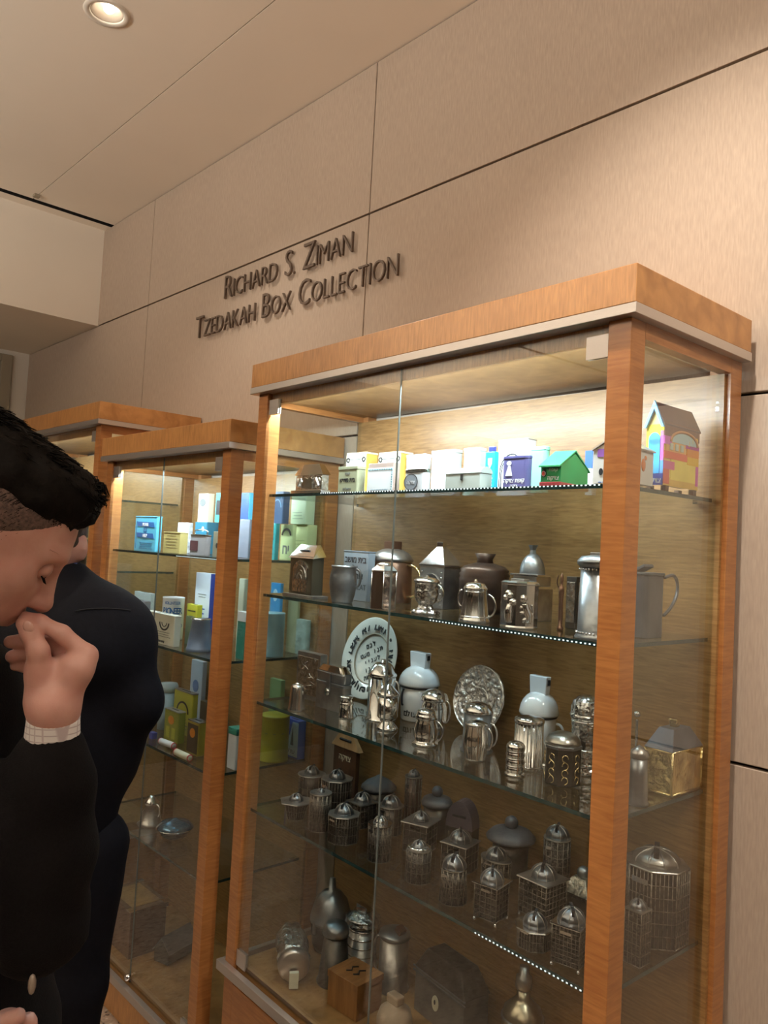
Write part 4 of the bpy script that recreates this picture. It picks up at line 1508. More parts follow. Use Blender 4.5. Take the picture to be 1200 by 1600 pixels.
# ================================================================== LARGE CASE, THIRD SHELF
s = sbox(460, 497, 508, 1024, 1098, Z3, None, BT)
t = begin(s, 'alms_box', 'upright rectangular silver box chased with branches, at the left end of the third shelf', 'box')
MB().span((-s.w / 2, -s.d / 2, 0), (s.w / 2, s.d / 2, s.h)).build('body', OLD, t, .0015)
MB().span((-s.w * .42, -s.d / 2 - .002, s.h * .10), (s.w * .42, -s.d / 2, s.h * .90)).build('relief_panel', mat('chased_gilt', (.50, .40, .30), .3, 1.0, 1.0, 150, .5, 70, dist=.004), t, .0008)
br = MB()
for k in range(9):
    x, z = random.uniform(-.3, .3) * s.w, s.h * (.15 + .08 * k)
    br.tube([(x, -s.d / 2 - .002, z), (x + random.uniform(-.2, .2) * s.w, -s.d / 2 - .004, z + .06 * s.h), (x + random.uniform(-.3, .3) * s.w, -s.d / 2 - .002, z + .1 * s.h)], .0014, 5)
o = br.build('branch_relief', SIL, t); o['kind'] = 'stuff'

s = sround(463, 27, 1067, 1112, Z3, None, BT)
t = vessel(s, 'cup', 'small hammered silver bell-shaped cup at the shelf corner', [(1.0, 0), (1.02, .03), (.92, .12), (.84, .5), (.76, .85), (.62, .93), (.3, .96)], SIL, 'cup', rib=.03, ribs=9)
MB().lathe([(s.r * .3, s.h * .95), (s.r * .35, s.h * .98), (s.r * .1, s.h)], 12).build('knob', SIL, t)

s = sbox(489, 533, 549, 1044, 1116, Z3, None, BT)
t = begin(s, 'casket', 'rounded-lid silver trunk box with a hanging hasp and padlock', 'box')
MB().prism(rrect(s.w, s.d, .008), 0, s.h * .58).build('body', OLD, t, .0015)
MB().prism(rrect(s.w * 1.04, s.d * 1.06, .010), s.h * .54, s.h * .60).build('body_rim', PEW, t, .001)
MB().prism(rrect(s.w * .98, s.d * .98, .010), s.h * .60, s.h * .84, top=1.04).build('lid', PEW, t, .004)
MB().prism(rrect(s.w * 1.0, s.d * 1.0, .012), s.h * .84, s.h * .98, top=.72, smooth=False).build('domed_top', POL, t, .004)
MB().box((0, -s.d / 2 * 1.1, s.h * .62), (s.w * .14, .003, s.h * .40)).build('hasp', PEW, t, .001)
MB().lathe([(.0001, 0), (s.w * .08, 0), (s.w * .08, .004), (.0001, .005)], 14, tilt=Matrix.Rotation(math.radians(90), 3, 'X')).move(Matrix.Translation((0, -s.d / 2 * 1.12, s.h * .40))).build('padlock', SIL, t)

s = sround(540, 25, 1086, 1124, Z3, None, BT)
t = vessel(s, 'cup', 'tiny lidded silver cup between the trunk box and the tall cylinder', [(1.0, 0), (1.02, .04), (.92, .1), (.86, .55), (.96, .62), (.86, .66), (.82, .86), (.95, .88)], POL, 'cup')
add_lathe(t, 'lid', s, [(.95, .88), (.9, .95), (.4, .98), (.001, 1.0)], SIL)

# large plate with Hebrew border, leaning on the back
pc = on_y(581, 1021, 1.575, BT)
ax_, ay_ = frame_axes(BT)
Rv = 63 * view_depth(pc) / FPX
R_ = Rv * 1.02
lean = math.radians(14)
lowz = Z3 + R_ * math.cos(lean) + .001
t = thing('plate', 'large white plate lettered in black Hebrew around its rim, leaning upright', 'plate', (pc.x, pc.y, Z3 + .0005), BT)


def plate_xf(mb):
    M = Matrix.Translation((0, 0, R_ * math.cos(lean))) @ Matrix.Rotation(-lean, 4, 'X') @ Matrix.Rotation(math.radians(90), 4, 'X')
    return mb.move(M)


plate_xf(MB().lathe([(R_ * .55, -.008), (R_ * .6, -.004), (R_ * .97, .010), (R_, .013), (R_ * .97, .014), (R_ * .63, .002), (R_ * .58, -.003), (.001, -.004)], 64)).build('dish', ENW, t)
plate_xf(MB().lathe([(R_ * .60, -.001), (R_ * .62, .0022), (R_ * .60, .0026), (R_ * .59, -.001)], 64, capt=False, capb=False)).build('rim_line', paint(.30, .24, .16), t)


def plate_glyph(ch, ang, rad, size, y_):
    me = text_mesh(ch, 0.1, 0.008, BLK, 1.0, .002)
    o = link('letter', me, t)
    c = R_ * math.cos(lean)
    k = size / 0.07
    # polar position on the plate's face (clock angle from the top), letter upright to the rim
    x, z = rad * math.sin(ang), rad * math.cos(ang)
    M = Matrix.Translation((0, 0, c)) @ Matrix.Rotation(-lean, 4, 'X') @ Matrix.Translation((x, -y_, z)) @ Matrix.Rotation(ang, 4, 'Y') @ Matrix.Diagonal((k, .12, k, 1)) @ Matrix.Translation((0, 0, -.035))
    o.matrix_local = M
    return o


rim = heb('קופה של צדקה • ואם לא אשם אשלם')
n_ = len(rim)
for i, ch in enumerate(rim):
    if ch != ' ':
        plate_glyph(ch, 2 * math.pi * (i + .5) / n_ - 2.6, R_ * .80, R_ * .21, .0085)
for row, (txt, v) in enumerate((('לכם', .36), ('תנו מעט', .17), ('לעניי', -.03), ('ארצנו', -.22), ('הקדושה', -.40))):
    tt = heb(txt)
    for i, ch in enumerate(tt):
        if ch != ' ':
            x, z = R_ * ((i - (len(tt) - 1) / 2) * .115), R_ * v
            o = plate_glyph(ch, 0, 0, R_ * .10, .004)
            c = R_ * math.cos(lean)
            k = R_ * .11 / .07
            o.matrix_local = Matrix.Translation((0, 0, c)) @ Matrix.Rotation(-lean, 4, 'X') @ Matrix.Rotation(-.45, 4, 'Y') @ Matrix.Translation((x, .0016, z)) @ Matrix.Diagonal((k, .12, k, 1)) @ Matrix.Translation((0, 0, -.035))

s = sround(594, 44, 1030, 1128, Z3, None, BT)
t = vessel(s, 'canister', 'tall plain polished silver cylinder with a domed lid, in front of the lettered plate', [(1.12, 0), (1.14, .015), (1.0, .03), (1.0, .72)], POL)
add_lathe(t, 'domed_lid', s, [(1.04, .72), (1.06, .745), (.98, .78), (.7, .9), (.5, .94), (.2, .955), (.16, 1.0), (.001, 1.0)], SIL)
handle(t, s, SIL, .25, .66, .45, .07, ang=.4)

s = sround(604, 33, 1066, 1143, Z3, None, BT)
t = vessel(s, 'canister', 'slim polished silver cup with a conical lid and flared foot', [(1.08, 0), (1.1, .02), (.95, .07), (.52, .17), (.5, .20), (.9, .24), (1.0, .27), (1.0, .72)], POL)
add_lathe(t, 'conical_lid', s, [(1.08, .72), (1.1, .75), (.9, .80), (.4, .92), (.12, .96), (.001, 1.0)], POL)


def enamel(xc, wpx, ytop, ybase, label, band=None):
    s = sround(xc, wpx, ytop, ybase, Z3, None, BT)
    t = vessel(s, 'alms_jar', label, [(.80, 0), (.84, .02), (.88, .3), (.90, .48)], ENA, 'jar')
    add_lathe(t, 'rim', s, [(.90, .48), (.95, .485), (.95, .50), (.90, .505)], BLK)
    add_lathe(t, 'domed_lid', s, [(1.0, .51), (1.03, .53), (1.0, .57), (.95, .63), (.84, .69), (.66, .745), (.45, .78), (.2, .79)], ENA)
    mb = MB()
    mb.prism([(-s.r * .50, -s.r * .18), (s.r * .50, -s.r * .18), (s.r * .50, s.r * .18), (-s.r * .50, s.r * .18)], s.h * .76, s.h, top=1.12)
    mb.build('coin_chute', ENA, t, .002)
    MB().box((s.r * .56, 0, s.h * .93), (.004, s.r * .14, s.h * .07)).build('chute_slot', BLK, t)
    handle(t, s, ENA, .14, .42, .4, .07, ang=.3)
    if band:
        a = math.atan2(CAM_POS[1] - s.loc.y, CAM_POS[0] - s.loc.x) - s.rz
        MB().tube([(s.r * .93 * math.cos(a - .9), s.r * .93 * math.sin(a - .9), s.h * .47), (s.r * 1.02 * math.cos(a - .9), s.r * 1.02 * math.sin(a - .9), s.h * .40), (s.r * 1.0 * math.cos(a - .9), s.r * 1.0 * math.sin(a - .9), s.h * .25), (s.r * .93 * math.cos(a - .9), s.r * .93 * math.sin(a - .9), s.h * .24)], .0026, 6).build('hasp', BLK, t)
        for i, ch in enumerate(heb('בית עולם')):
            if ch == ' ':
                continue
            aa = a - .75 + i * .2
            o = link('letter', text_mesh(ch, .1, .008, BLK, 1.0, .002), t)
            k = s.r * .26 / .07
            o.matrix_local = Matrix.Rotation(aa + math.pi / 2, 4, 'Z') @ Matrix.Translation((0, -s.r * .872, s.h * .08)) @ Matrix.Diagonal((k, .12, k, 1))
        MB().box((s.r * .92 * math.cos(a + .35), s.r * .92 * math.sin(a + .35), s.h * .40), (s.r * .10, s.r * .34, s.h * .05), rz=a + .35).box((s.r * .92 * math.cos(a + .35), s.r * .92 * math.sin(a + .35), s.h * .33), (s.r * .10, s.r * .18, s.h * .16), rz=a + .35).build('blue_mark', BLU, t)
    return t


enamel(652, 66, 1019, 1131, 'white enamel alms jar with a domed lid, square chute and blue mark', True)
enamel(839, 62, 1056, 1186, 'white enamel alms jar with a chute, behind the ribbed silver cylinder')

s = sround(676, 44, 1076, 1152, Z3, None, BT)
t = vessel(s, 'jug', 'round-bellied polished silver jug half hidden behind a small tankard', [(.7, 0), (.8, .03), (.95, .3), (.92, .6), (.80, .70), (.9, .74)], POL, 'jug')
add_lathe(t, 'domed_lid', s, [(1.0, .74), (1.02, .77), (.9, .88), (.5, .97), (.001, 1.0)], SIL)
handle(t, s, SIL, .3, .78, .4, .08, ang=.2)

s = sround(664, 42, 1106, 1168, Z3, None, BT)
t = vessel(s, 'tankard', 'small bulging silver tankard with a stepped lid and scroll handle', [(1.0, 0), (1.02, .04), (.9, .08), (.78, .12), (.92, .25), (.88, .5), (.72, .66), (.8, .70)], POL, 'tankard')
add_lathe(t, 'lid', s, [(.82, .70), (.86, .75), (.78, .82), (.74, .84), (.76, .88), (.6, .95), (.001, 1.0)], SIL)
handle(t, s, SIL, .15, .68, .55, .08, ang=.2, scroll=True)

pc = on_y(751, 1084, 1.56, BT)
Rp = 52 * view_depth(pc) / FPX
t = thing('plate', 'round embossed silver plate standing behind the tankards', 'plate', (pc.x, pc.y, Z3 + .0005), BT)
M = Matrix.Translation((0, 0, Rp * math.cos(.22))) @ Matrix.Rotation(-.22, 4, 'X') @ Matrix.Rotation(math.radians(90), 4, 'X')
EMB = mat('embossed_silver', (.62, .58, .54), .26, 1.0, 1.0, 110, .4, 60, dist=.006)
MB().lathe([(Rp * .5, -.006), (Rp * .96, .004), (Rp, .008), (Rp * .97, .011)] + [(Rp * (.95 - .95 * i / 40) + .0005, .010 - .012 * i / 40) for i in range(41)], 120).emboss(.0030, 95, 3.0, 'z').move(M).build('dish', EMB, t)
for k_ in (.95, .58, .30):
    MB().lathe([(Rp * k_, .003 + .007 * (k_ > .9)), (Rp * (k_ + .015), .006 + .007 * (k_ > .9)), (Rp * (k_ + .03), .003 + .007 * (k_ > .9))], 48, capt=False, capb=False).move(M).build('raised_ring', SIL, t)
bs = MB()
for i in range(16):
    a = 2 * math.pi * i / 16
    bs.ball((Rp * .77 * math.cos(a), Rp * .77 * math.sin(a), .005), Rp * .08, 8, sc=(1, 1, .35))
bs.move(M)
o = bs.build('emboss_boss', EMB, t); o['kind'] = 'stuff'

s = sround(744, 46, 1097, 1180, Z3, None, BT)
t = vessel(s, 'tankard', 'plain blue-grey silver tankard in front of the embossed plate', [(1.1, 0), (1.14, .03), (1.0, .08), (.95, .78)], PEW, 'tankard')
add_lathe(t, 'lid', s, [(1.0, .78), (1.03, .81), (.95, .86), (.8, .95), (.3, 1.0)], SIL)
handle(t, s, SIL, .16, .62, .6, .07, ang=.2)

s = sround(742, 40, 1124, 1192, Z3, None, BT)
t = vessel(s, 'tankard', 'barrel-shaped fluted silver tankard nearest the shelf edge', [(.78, 0), (.82, .03), (.80, .06), (.97, .35), (1.0, .55), (.86, .84), (.9, .86)], POL, 'tankard', n=48, rib=.03, ribs=16)
add_lathe(t, 'lid', s, [(.92, .86), (.9, .90), (.5, .96), (.001, 1.0)], SIL)
handle(t, s, SIL, .3, .82, .5, .09, ang=.2)

s = sround(824, 46, 1117, 1205, Z3, None, BT)
t = vessel(s, 'canister', 'vertically ribbed silver cylinder with a flat lid', [(1.06, 0), (1.08, .03), (1.0, .06), (.96, .85)], POL, 'canister', n=96, rib=.035, ribs=24)
add_lathe(t, 'lid', s, [(1.02, .85), (1.05, .88), (1.02, .93), (.7, .97), (.001, 1.0)], SIL)
bandset(t, s, (.05,), POL, 1.02)

s = sround(804, 32, 1157, 1215, Z3, None, BT)
t = vessel(s, 'spice_box', 'small stacked silver spice box of four swelling tiers', [(1.0, 0), (1.02, .04), (.82, .08)] + [(.82 + .14 * math.sin(math.pi * (q % 4) / 4), .08 + .82 * q / 16) for q in range(17)] + [(.7, .93), (.5, .97), (.001, 1.0)], POL, 'box')
bandset(t, s, (.28, .49, .70), SIL, .86)

s = sround(877, 60, 1143, 1231, Z3, None, BT)
t = begin(s, 'alms_box', 'black octagonal box with scroll panels and a shallow silver domed lid', 'box')
MB().lathe([(s.r * .98, 0), (s.r, s.h * .02), (s.r * .98, s.h * .70)], 8, smooth=False, phase=math.pi / 8).build('body', DKM, t, .001)
MB().lathe([(s.r * 1.04, s.h * .70), (s.r * 1.04, s.h * .76)], 8, smooth=False, phase=math.pi / 8).build('rim', PEW, t, .001)
add_lathe(t, 'domed_lid', s, [(.95, .76), (.92, .82), (.75, .92), (.4, .985), (.001, 1.0)], mat('brushed_dark_silver', (.40, .38, .34), .3, 1.0))
for i in range(8):
    a = math.pi / 4 * i
    sc = MB()
    rr = s.r * .925
    for q in range(4):
        z = s.h * (.12 + .14 * q)
        sg = 1 if q % 2 else -1
        pts = [(rr, sg * s.r * (.16 * math.cos(w)), z + s.h * .07 * math.sin(w)) for w in [k * .6 for k in range(9)]]
        sc.tube(pts, .0011, 5)
    sc.move(Matrix.Rotation(a, 4, 'Z'))
    sc.build('scroll_panel', BRS, t)
MB().lathe([(.0001, 0), (.006, 0), (.006, .003), (.0001, .004)], 12, tilt=Matrix.Rotation(math.radians(90), 3, 'X')).move(Matrix.Translation((-s.r * .6, -s.r * .78, s.h * .3))).build('lock', SIL, t)

s = sround(914, 50, 1086, 1213, Z3, None, BT)
t = vessel(s, 'canister', 'tall chased silver cylinder with a ridged domed lid, against the post', [(1.0, 0), (1.05, .02), (1.0, .05), (.95, .08), (.95, .68), (1.0, .70)], CHA)
add_lathe(t, 'domed_lid', s, [(1.0, .70), (1.06, .73), (1.0, .77), (1.02, .80), (1.0, .84), (.85, .93), (.5, .985), (.001, 1.0)], CHA, rib=.03, ribs=14)
bandset(t, s, (.12, .30, .66), POL, .95)

s = sround(996, 30, 1164, 1262, Z3, None, BT)
t = vessel(s, 'tankard', 'dull grey pewter tankard just right of the post', [(1.1, 0), (1.12, .03), (1.0, .08), (.92, .5), (.85, .78)], PEW, 'tankard')
add_lathe(t, 'lid', s, [(.9, .78), (1.0, .82), (.85, .9), (.4, .96), (.001, 1.0)], OLD)
handle(t, s, PEW, .15, .7, .45, .12, ang=1.5)

s = sround(994, 13, 1108, 1220, Z3, 1.50, BT)
t = vessel(s, 'rod_finial', 'thin silver rod topped by a small ball, behind the pewter tankard', [(1.0, 0), (1.0, .02), (.35, .05), (.3, .85), (.3, .86)], SIL, 'pointer')
MB().ball((0, 0, s.h * .93), s.r * .85, 14).build('ball', SIL, t)

s = sbox(1005, 1049, 1103, 1134, 1248, Z3, None, BT, 0.0)
t = begin(s, 'casket', 'wide brass-sided casket with a slate hipped lid and trapezoid handle', 'box')
HH = s.h
mb = MB()
MB().span((-s.w / 2, -s.d / 2, 0), (s.w / 2, s.d / 2, HH * .62)).build('body', BRS, t, .001)
fr = MB()
for (a, b) in (((-.5, -.5), (.5, -.5)), ((.5, -.5), (.5, .5))):
    for z in (.03, .61):
        fr.tube([(a[0] * s.w, a[1] * s.d, z * HH), (b[0] * s.w, b[1] * s.d, z * HH)], .0028, 6)
for c_ in ((-.5, -.5), (.5, -.5), (.5, .5)):
    fr.tube([(c_[0] * s.w, c_[1] * s.d, .004), (c_[0] * s.w, c_[1] * s.d, .62 * HH)], .0028, 6)
fr.build('corner_moulding', BRS, t)
MB().prism([(-.53 * s.w, -.53 * s.d), (.53 * s.w, -.53 * s.d), (.53 * s.w, .53 * s.d), (-.53 * s.w, .53 * s.d)], HH * .625, HH * .90, top=.52).build('hipped_lid', SLT, t, .001)
MB().plate([(-.10 * s.w, 0), (.10 * s.w, 0), (.16 * s.w, HH * .12), (-.16 * s.w, HH * .12)][::-1], -s.d * .07, s.d * .07, c=(0, 0, HH * .89)).build('handle', BRS, t, .001)

# ================================================================== LARGE CASE, FOURTH SHELF
G4 = 'filigree boxes with slotted domes'


def tw(xc, wpx, ytop, ybase, label, z=Z4, **k):
    return tower(sround(xc, wpx, ytop, ybase, z, k.pop('front', None), BT, k.pop('turn', 0.0)), label, **k)


tw(461, 30, 1240, 1284, 'small six-sided filigree box with an overhanging cap, at the far left of its shelf', n=6, taper=1.25, cap=1.25, dome=.42, bands=2)
tw(498, 34, 1232, 1302, 'round filigree canister topped by a little finial bead', n=16, dome=.20, fin=True, cap=1.02, lattice=True)
tw(485, 40, 1197, 1250, 'short dark round canister with a dome, at the left rear', n=16, dome=.34, cap=1.1, ground=DKM, bands=2)
tw(526, 46, 1203, 1262, 'wide eight-sided dark canister behind the finial-topped one', front=1.39, n=8, dome=.32, cap=1.05, ground=DKM)
tw(535, 46, 1256, 1322, 'eight-sided filigree box with an inscription plate and pale cap', n=8, dome=.38, cap=1.06, bands=3)
tw(564, 38, 1238, 1296, 'square filigree box with a dark dome between two round ones', n=4, dome=.42, cap=1.14)
tw(609, 36, 1243, 1308, 'round box with a large slotted dome behind the slim canister', n=16, dome=.48, cap=1.12, ground=DKM, bands=3)
tw(591, 37, 1275, 1350, 'slim round filigree canister with a bright rim and tiny dome', n=16, dome=.34, cap=1.04, lattice=True, dome_m=SIL, capm=SIL)
tw(646, 26, 1203, 1252, 'slim brown round tower at the rear, below the white enamel jar', front=1.50, n=16, dome=.40, cap=1.05, ground=DKB, bands=4)
tw(655, 46, 1268, 1336, 'square box with a thin pale cap and small openwork dome', n=4, dome=.34, cap=1.2, ground=DKM, turn=.35)
tw(652, 40, 1313, 1384, 'round drum with a scalloped petal lid and dome', n=16, dome=.34, cap=.95, petals=True, ground=FILD, bands=3)
tw(717, 50, 1297, 1368, 'square tower with corner pinnacles and an upright slotted dome', n=4, dome=.40, cap=1.1, turn=.25, ground=DKM, bands=3)
tw(707, 42, 1336, 1417, 'openwork round tower with crossed lattice and a white cap', n=16, dome=.52, cap=1.0, taper=.93, lattice=True, capm=SIL)
tw(766, 46, 1358, 1447, 'square filigree tower on ball feet, nearest the shelf edge in the middle', n=4, dome=.46, cap=1.18, feet=True, turn=.2, bands=6, capm=SIL)
tw(773, 52, 1324, 1392, 'oval filigree box with a wide flat cap behind the ball-footed tower', n=16, dome=.36, cap=1.05, sy=.7, bands=3)
tw(846, 62, 1350, 1446, 'largest square filigree tower with a plain wide cap and dome', n=4, dome=.38, cap=1.12, turn=.0, feet=True, bands=6, ribs=5)
tw(870, 42, 1290, 1372, 'tall round filigree tower near the right-hand post', n=16, dome=.50, cap=1.0, bands=6)
tw(835, 52, 1426, 1505, 'eight-sided box with a wide pale octagonal cap at the shelf edge', n=8, dome=.42, cap=1.16, bands=2, capm=SIL)
tw(890, 54, 1418, 1520, 'square filigree tower on pointed feet beside the right-hand post', n=4, dome=.46, cap=1.1, feet=True, turn=.25, bands=8, ribs=6, capm=SIL)
tw(994, 34, 1405, 1512, 'slender filigree tower just right of the post', n=4, dome=.46, cap=1.05, turn=.0, bands=5)
tw(1056, 92, 1325, 1478, 'very large eight-sided filigree tower behind the side glass', n=8, dome=.44, cap=1.0, hdome=.26, bands=6, ribs=5, lattice=False, ground=DKM, dome_m=OLD)

s = sround(597, 54, 1211, 1262, Z4, 1.53, BT)
t = vessel(s, 'canister', 'wide dark canister with a pointed scalloped lid at the rear', [(.90, 0), (.90, .62)], DKM)
add_lathe(t, 'scalloped_lid', s, [(1.02, .62), (1.04, .68), (.7, .84), (.3, .93), (.1, 1.0)], SLT, rib=.04, ribs=12)

s = sround(684, 50, 1226, 1292, Z4, 1.53, BT)
t = vessel(s, 'canister', 'dark purple-grey round canister with a knobbed lid, behind the barrel chest', [(.80, 0), (.82, .60)], DKM)
add_lathe(t, 'lid', s, [(.98, .60), (1.0, .66), (.85, .74), (.45, .78)], SLT)
MB().ball((0, 0, s.h * .86), s.r * .36, 16).build('dome', SLT, t)

s = sround(800, 78, 1273, 1352, Z4, 1.50, BT)
t = vessel(s, 'canister', 'broad slate-coloured canister with a wide brim and small dome, at the rear', [(.72, 0), (.74, .58)], DKM)
add_lathe(t, 'brim', s, [(1.0, .58), (1.02, .62), (.80, .72), (.4, .78)], SLT)
MB().ball((0, 0, s.h * .86), s.r * .28, 16).build('dome', SLT, t)

s = sbox(696, 738, 772, 1258, 1322, Z4, None, BT, 0.30)
t = begin(s, 'chest', 'dark chest with a tall barrel-vaulted grey-purple lid and end slot', 'chest')
MB().span((-s.w / 2, -s.d / 2, 0), (s.w / 2, s.d / 2, s.h * .45)).build('body', DKM, t, .001)
pl = [(-s.w / 2 * 1.03, 0)] + [(-s.w / 2 * 1.03 * math.cos(math.pi * i / 14), s.h * .55 * math.sin(math.pi * i / 14)) for i in range(1, 14)] + [(s.w / 2 * 1.03, 0)]
MB().plate(pl, -s.d / 2 * 1.03, s.d / 2 * 1.03, c=(0, 0, s.h * .45)).build('barrel_lid', mat('purple_grey_metal', (.15, .12, .14), .4, .6, .3, 60), t, .001)
MB().box((0, -s.d / 2 * 1.05, s.h * .70), (s.w * .5, .003, .005)).build('coin_slot', BLK, t)
for u in (-.36, -.18, 0, .18, .36):
    MB().span((u * s.w - .002, -s.d / 2 - .002, s.h * .12), (u * s.w + .002, -s.d / 2, s.h * .36)).build('window_relief', FIL, t)

s = sround(909, 62, 1352, 1432, Z4, None, BT)
t = begin(s, 'alms_box', 'dark box with an embossed pyramid roof and small dome, partly behind the post', 'box')
a_ = s.r * .80
MB().span((-a_, -a_, 0), (a_, a_, s.h * .42)).build('body', DKM, t, .001)
MB().prism([(-a_ * 1.1, -a_ * 1.1), (a_ * 1.1, -a_ * 1.1), (a_ * 1.1, a_ * 1.1), (-a_ * 1.1, a_ * 1.1)], s.h * .42, s.h * .74, top=.42).build('pyramid_roof', mat('embossed_fil', (.45, .40, .32), .34, 1.0, 1.0, 140, .6, 90, dist=.004), t, .001)
MB().ball((0, 0, s.h * .82), s.r * .34, 16).build('dome', PEW, t)
MB().span((-a_ * .95, -a_ - .002, s.h * .34), (a_ * .95, -a_, s.h * .40)).build('moulding', SIL, t)

s = sbox(520, 556, 562, 1150, 1238, Z4, 1.55, BT)
t = begin(s, 'alms_box', 'dark wooden box with a peaked pale wood top, slot and Hebrew word', 'box')
MB().span((-s.w / 2, -s.d / 2, 0), (s.w / 2, s.d / 2, s.h * .74)).build('body', WDK, t, .001)
MB().prism([(-.62 * s.w, -.62 * s.d), (.62 * s.w, -.62 * s.d), (.62 * s.w, .62 * s.d), (-.62 * s.w, .62 * s.d)], s.h * .74, s.h, top=.42).build('peaked_top', WOP, t, .001)
MB().box((0, -s.d * .42, s.h * .87), (s.w * .5, .006, .006), rot=Matrix.Rotation(.5, 3, 'X')).build('coin_slot', BLK, t)
put_text(t, heb('צדקה'), 0, s.h * .55, s.w * .5, -s.d / 2, CRM, hmax=s.h * .12)

# ================================================================== LARGE CASE, FLOOR OF THE CASE
# vessel of foil-like silver lying on its side, base towards the glass
s = sround(450, 62, 1438, 1558, ZD, None, BT)
c0 = on_z(458, 1545, ZD)
Rj = 26 * view_depth(c0) / FPX
t = thing('lying_vessel', 'crumpled-looking silver and glass vessel lying on its side, base to the glass', 'vessel', (c0.x, c0.y, ZD + .001), 0)
tip = on_z(452, 1480, ZD)
dirv = Vector((tip.x - c0.x, tip.y - c0.y, 0))
L_ = min(dirv.length, .19)
ang = math.atan2(dirv.y, dirv.x)
Mx = Matrix.Rotation(ang, 4, 'Z') @ Matrix.Translation((0.01, 0, Rj * 1.10)) @ Matrix.Rotation(math.radians(90), 4, 'Y')
fo = MB().lathe([(Rj * .8, 0), (Rj * .95, L_ * .03), (Rj * .98, L_ * .12)], 28).move(Mx)
fo.build('base', mat('base_silver', (.55, .48, .42), .3, .9), t)
bm_ = MB().lathe([(Rj * .96, L_ * .12), (Rj * 1.0, L_ * .2), (Rj * .9, L_ * .28), (Rj * .98, L_ * .42), (Rj * 1.0, L_ * .62), (Rj * .92, L_ * .86), (Rj * .7, L_), (Rj * .6, L_)], 28, rib=.07, ribs=7).move(Mx)
bm_.build('body', mat('foil_silver', (.62, .68, .70), .18, 1.0, 1.0, 55, .3, 20, dist=.012), t)
MB().box((-.004, 0, Rj * .55), (.012, Rj * .55, Rj * .9)).build('tag', CRM, t).rotation_euler = (0, 0, ang)

s = sround(518, 64, 1372, 1448, ZD, 1.46, BT)
t = vessel(s, 'pot', 'dark bulbous pot with a large dome lid and slim neck, at the rear left', [(.72, 0), (.88, .1), (.96, .3), (.98, .40)], DKM, 'pot')
add_lathe(t, 'domed_lid', s, [(1.02, .40), (1.04, .44), (.98, .52), (.8, .70), (.5, .80), (.2, .84), (.14, 1.0), (.001, 1.0)], PEW)
MB().box((0, -s.r * 1.0, s.h * .36), (s.r * .2, .004, s.h * .16)).build('hasp', OLD, t)

s = sround(520, 54, 1440, 1548, ZD, None, BT)
t = vessel(s, 'tankard', 'tall dark tapering tankard with a rounded pewter lid', [(1.0, 0), (1.02, .03), (.92, .08), (.68, .78)], DKM, 'tankard')
add_lathe(t, 'lid', s, [(.74, .78), (.8, .81), (.78, .90), (.6, .97), (.001, 1.0)], PEW)
handle(t, s, OLD, .15, .76, .5, .09, start=.7, ang=2.4, start2=.95)

s = sround(563, 56, 1413, 1520, ZD, None, BT)
t = vessel(s, 'canister', 'ringed metal tower canister with a wide chased lid', [(.95, 0), (.98, .03), (.86, .06), (.80, .68)], OLD)
add_lathe(t, 'chased_lid', s, [(.98, .68), (1.04, .71), (.98, .76), (1.0, .80), (.6, .88), (.55, .9)], CHA)
MB().box((0, 0, s.h * .93), (s.r * .9, s.r * .34, s.h * .12)).build('slot_frame', SIL, t, .001)
bandset(t, s, (.2, .34, .48, .62), SIL, .80)

s = sround(612, 52, 1446, 1558, ZD, None, BT)
t = vessel(s, 'tankard', 'dull pewter tankard with a flat lid and upright thumbpiece', [(1.0, 0), (1.02, .03), (.92, .08), (.88, .82)], OLD, 'tankard')
add_lathe(t, 'lid', s, [(.95, .82), (1.0, .85), (.95, .90), (.3, .93)], PEW)
MB().box((s.r * .5, 0, s.h * .97), (s.r * .5, s.r * .5, s.h * .10), rot=Matrix.Rotation(.5, 3, 'Y')).build('thumbpiece', COP, t, .001)
handle(t, s, OLD, .2, .78, .4, .09, ang=3.6)

s = sbox(509, 556, 597, 1541, 1598, ZD, None, BT, 0.1)
t = begin(s, 'wooden_box', 'low orange-brown wooden box with dark carved strokes on its lid', 'box')
s.h = max(.05, min(s.h, .09))
MB().span((-s.w / 2, -s.d / 2, 0), (s.w / 2, s.d / 2, s.h * .8)).build('body', WOD, t, .001)
MB().span((-s.w * .52, -s.d * .52, s.h * .8), (s.w * .52, s.d * .52, s.h)).build('lid', WOD, t, .001)
sw = MB()
for x in (-.12, .12):
    sw.tube([((x - .04) * s.w, -.2 * s.d, s.h + .001), ((x + .05) * s.w, -.08 * s.d, s.h + .001), ((x - .05) * s.w, .06 * s.d, s.h + .001), ((x + .05) * s.w, .2 * s.d, s.h + .001)], .002, 5)
sw.build('carved_stroke', BLK, t)

s = sround(614, 58, 1553, 1640, ZD, None, BT)
t = vessel(s, 'bottle', 'rough clay bottle with a square neck at the bottom of the picture', [(.85, 0), (.95, .1), (1.0, .45), (.85, .65), (.5, .76), (.45, .8)], CLY, 'bottle')
MB().box((0, 0, s.h * .89), (s.r * .9, s.r * .6, s.h * .20)).build('neck', CLY, t, .004)

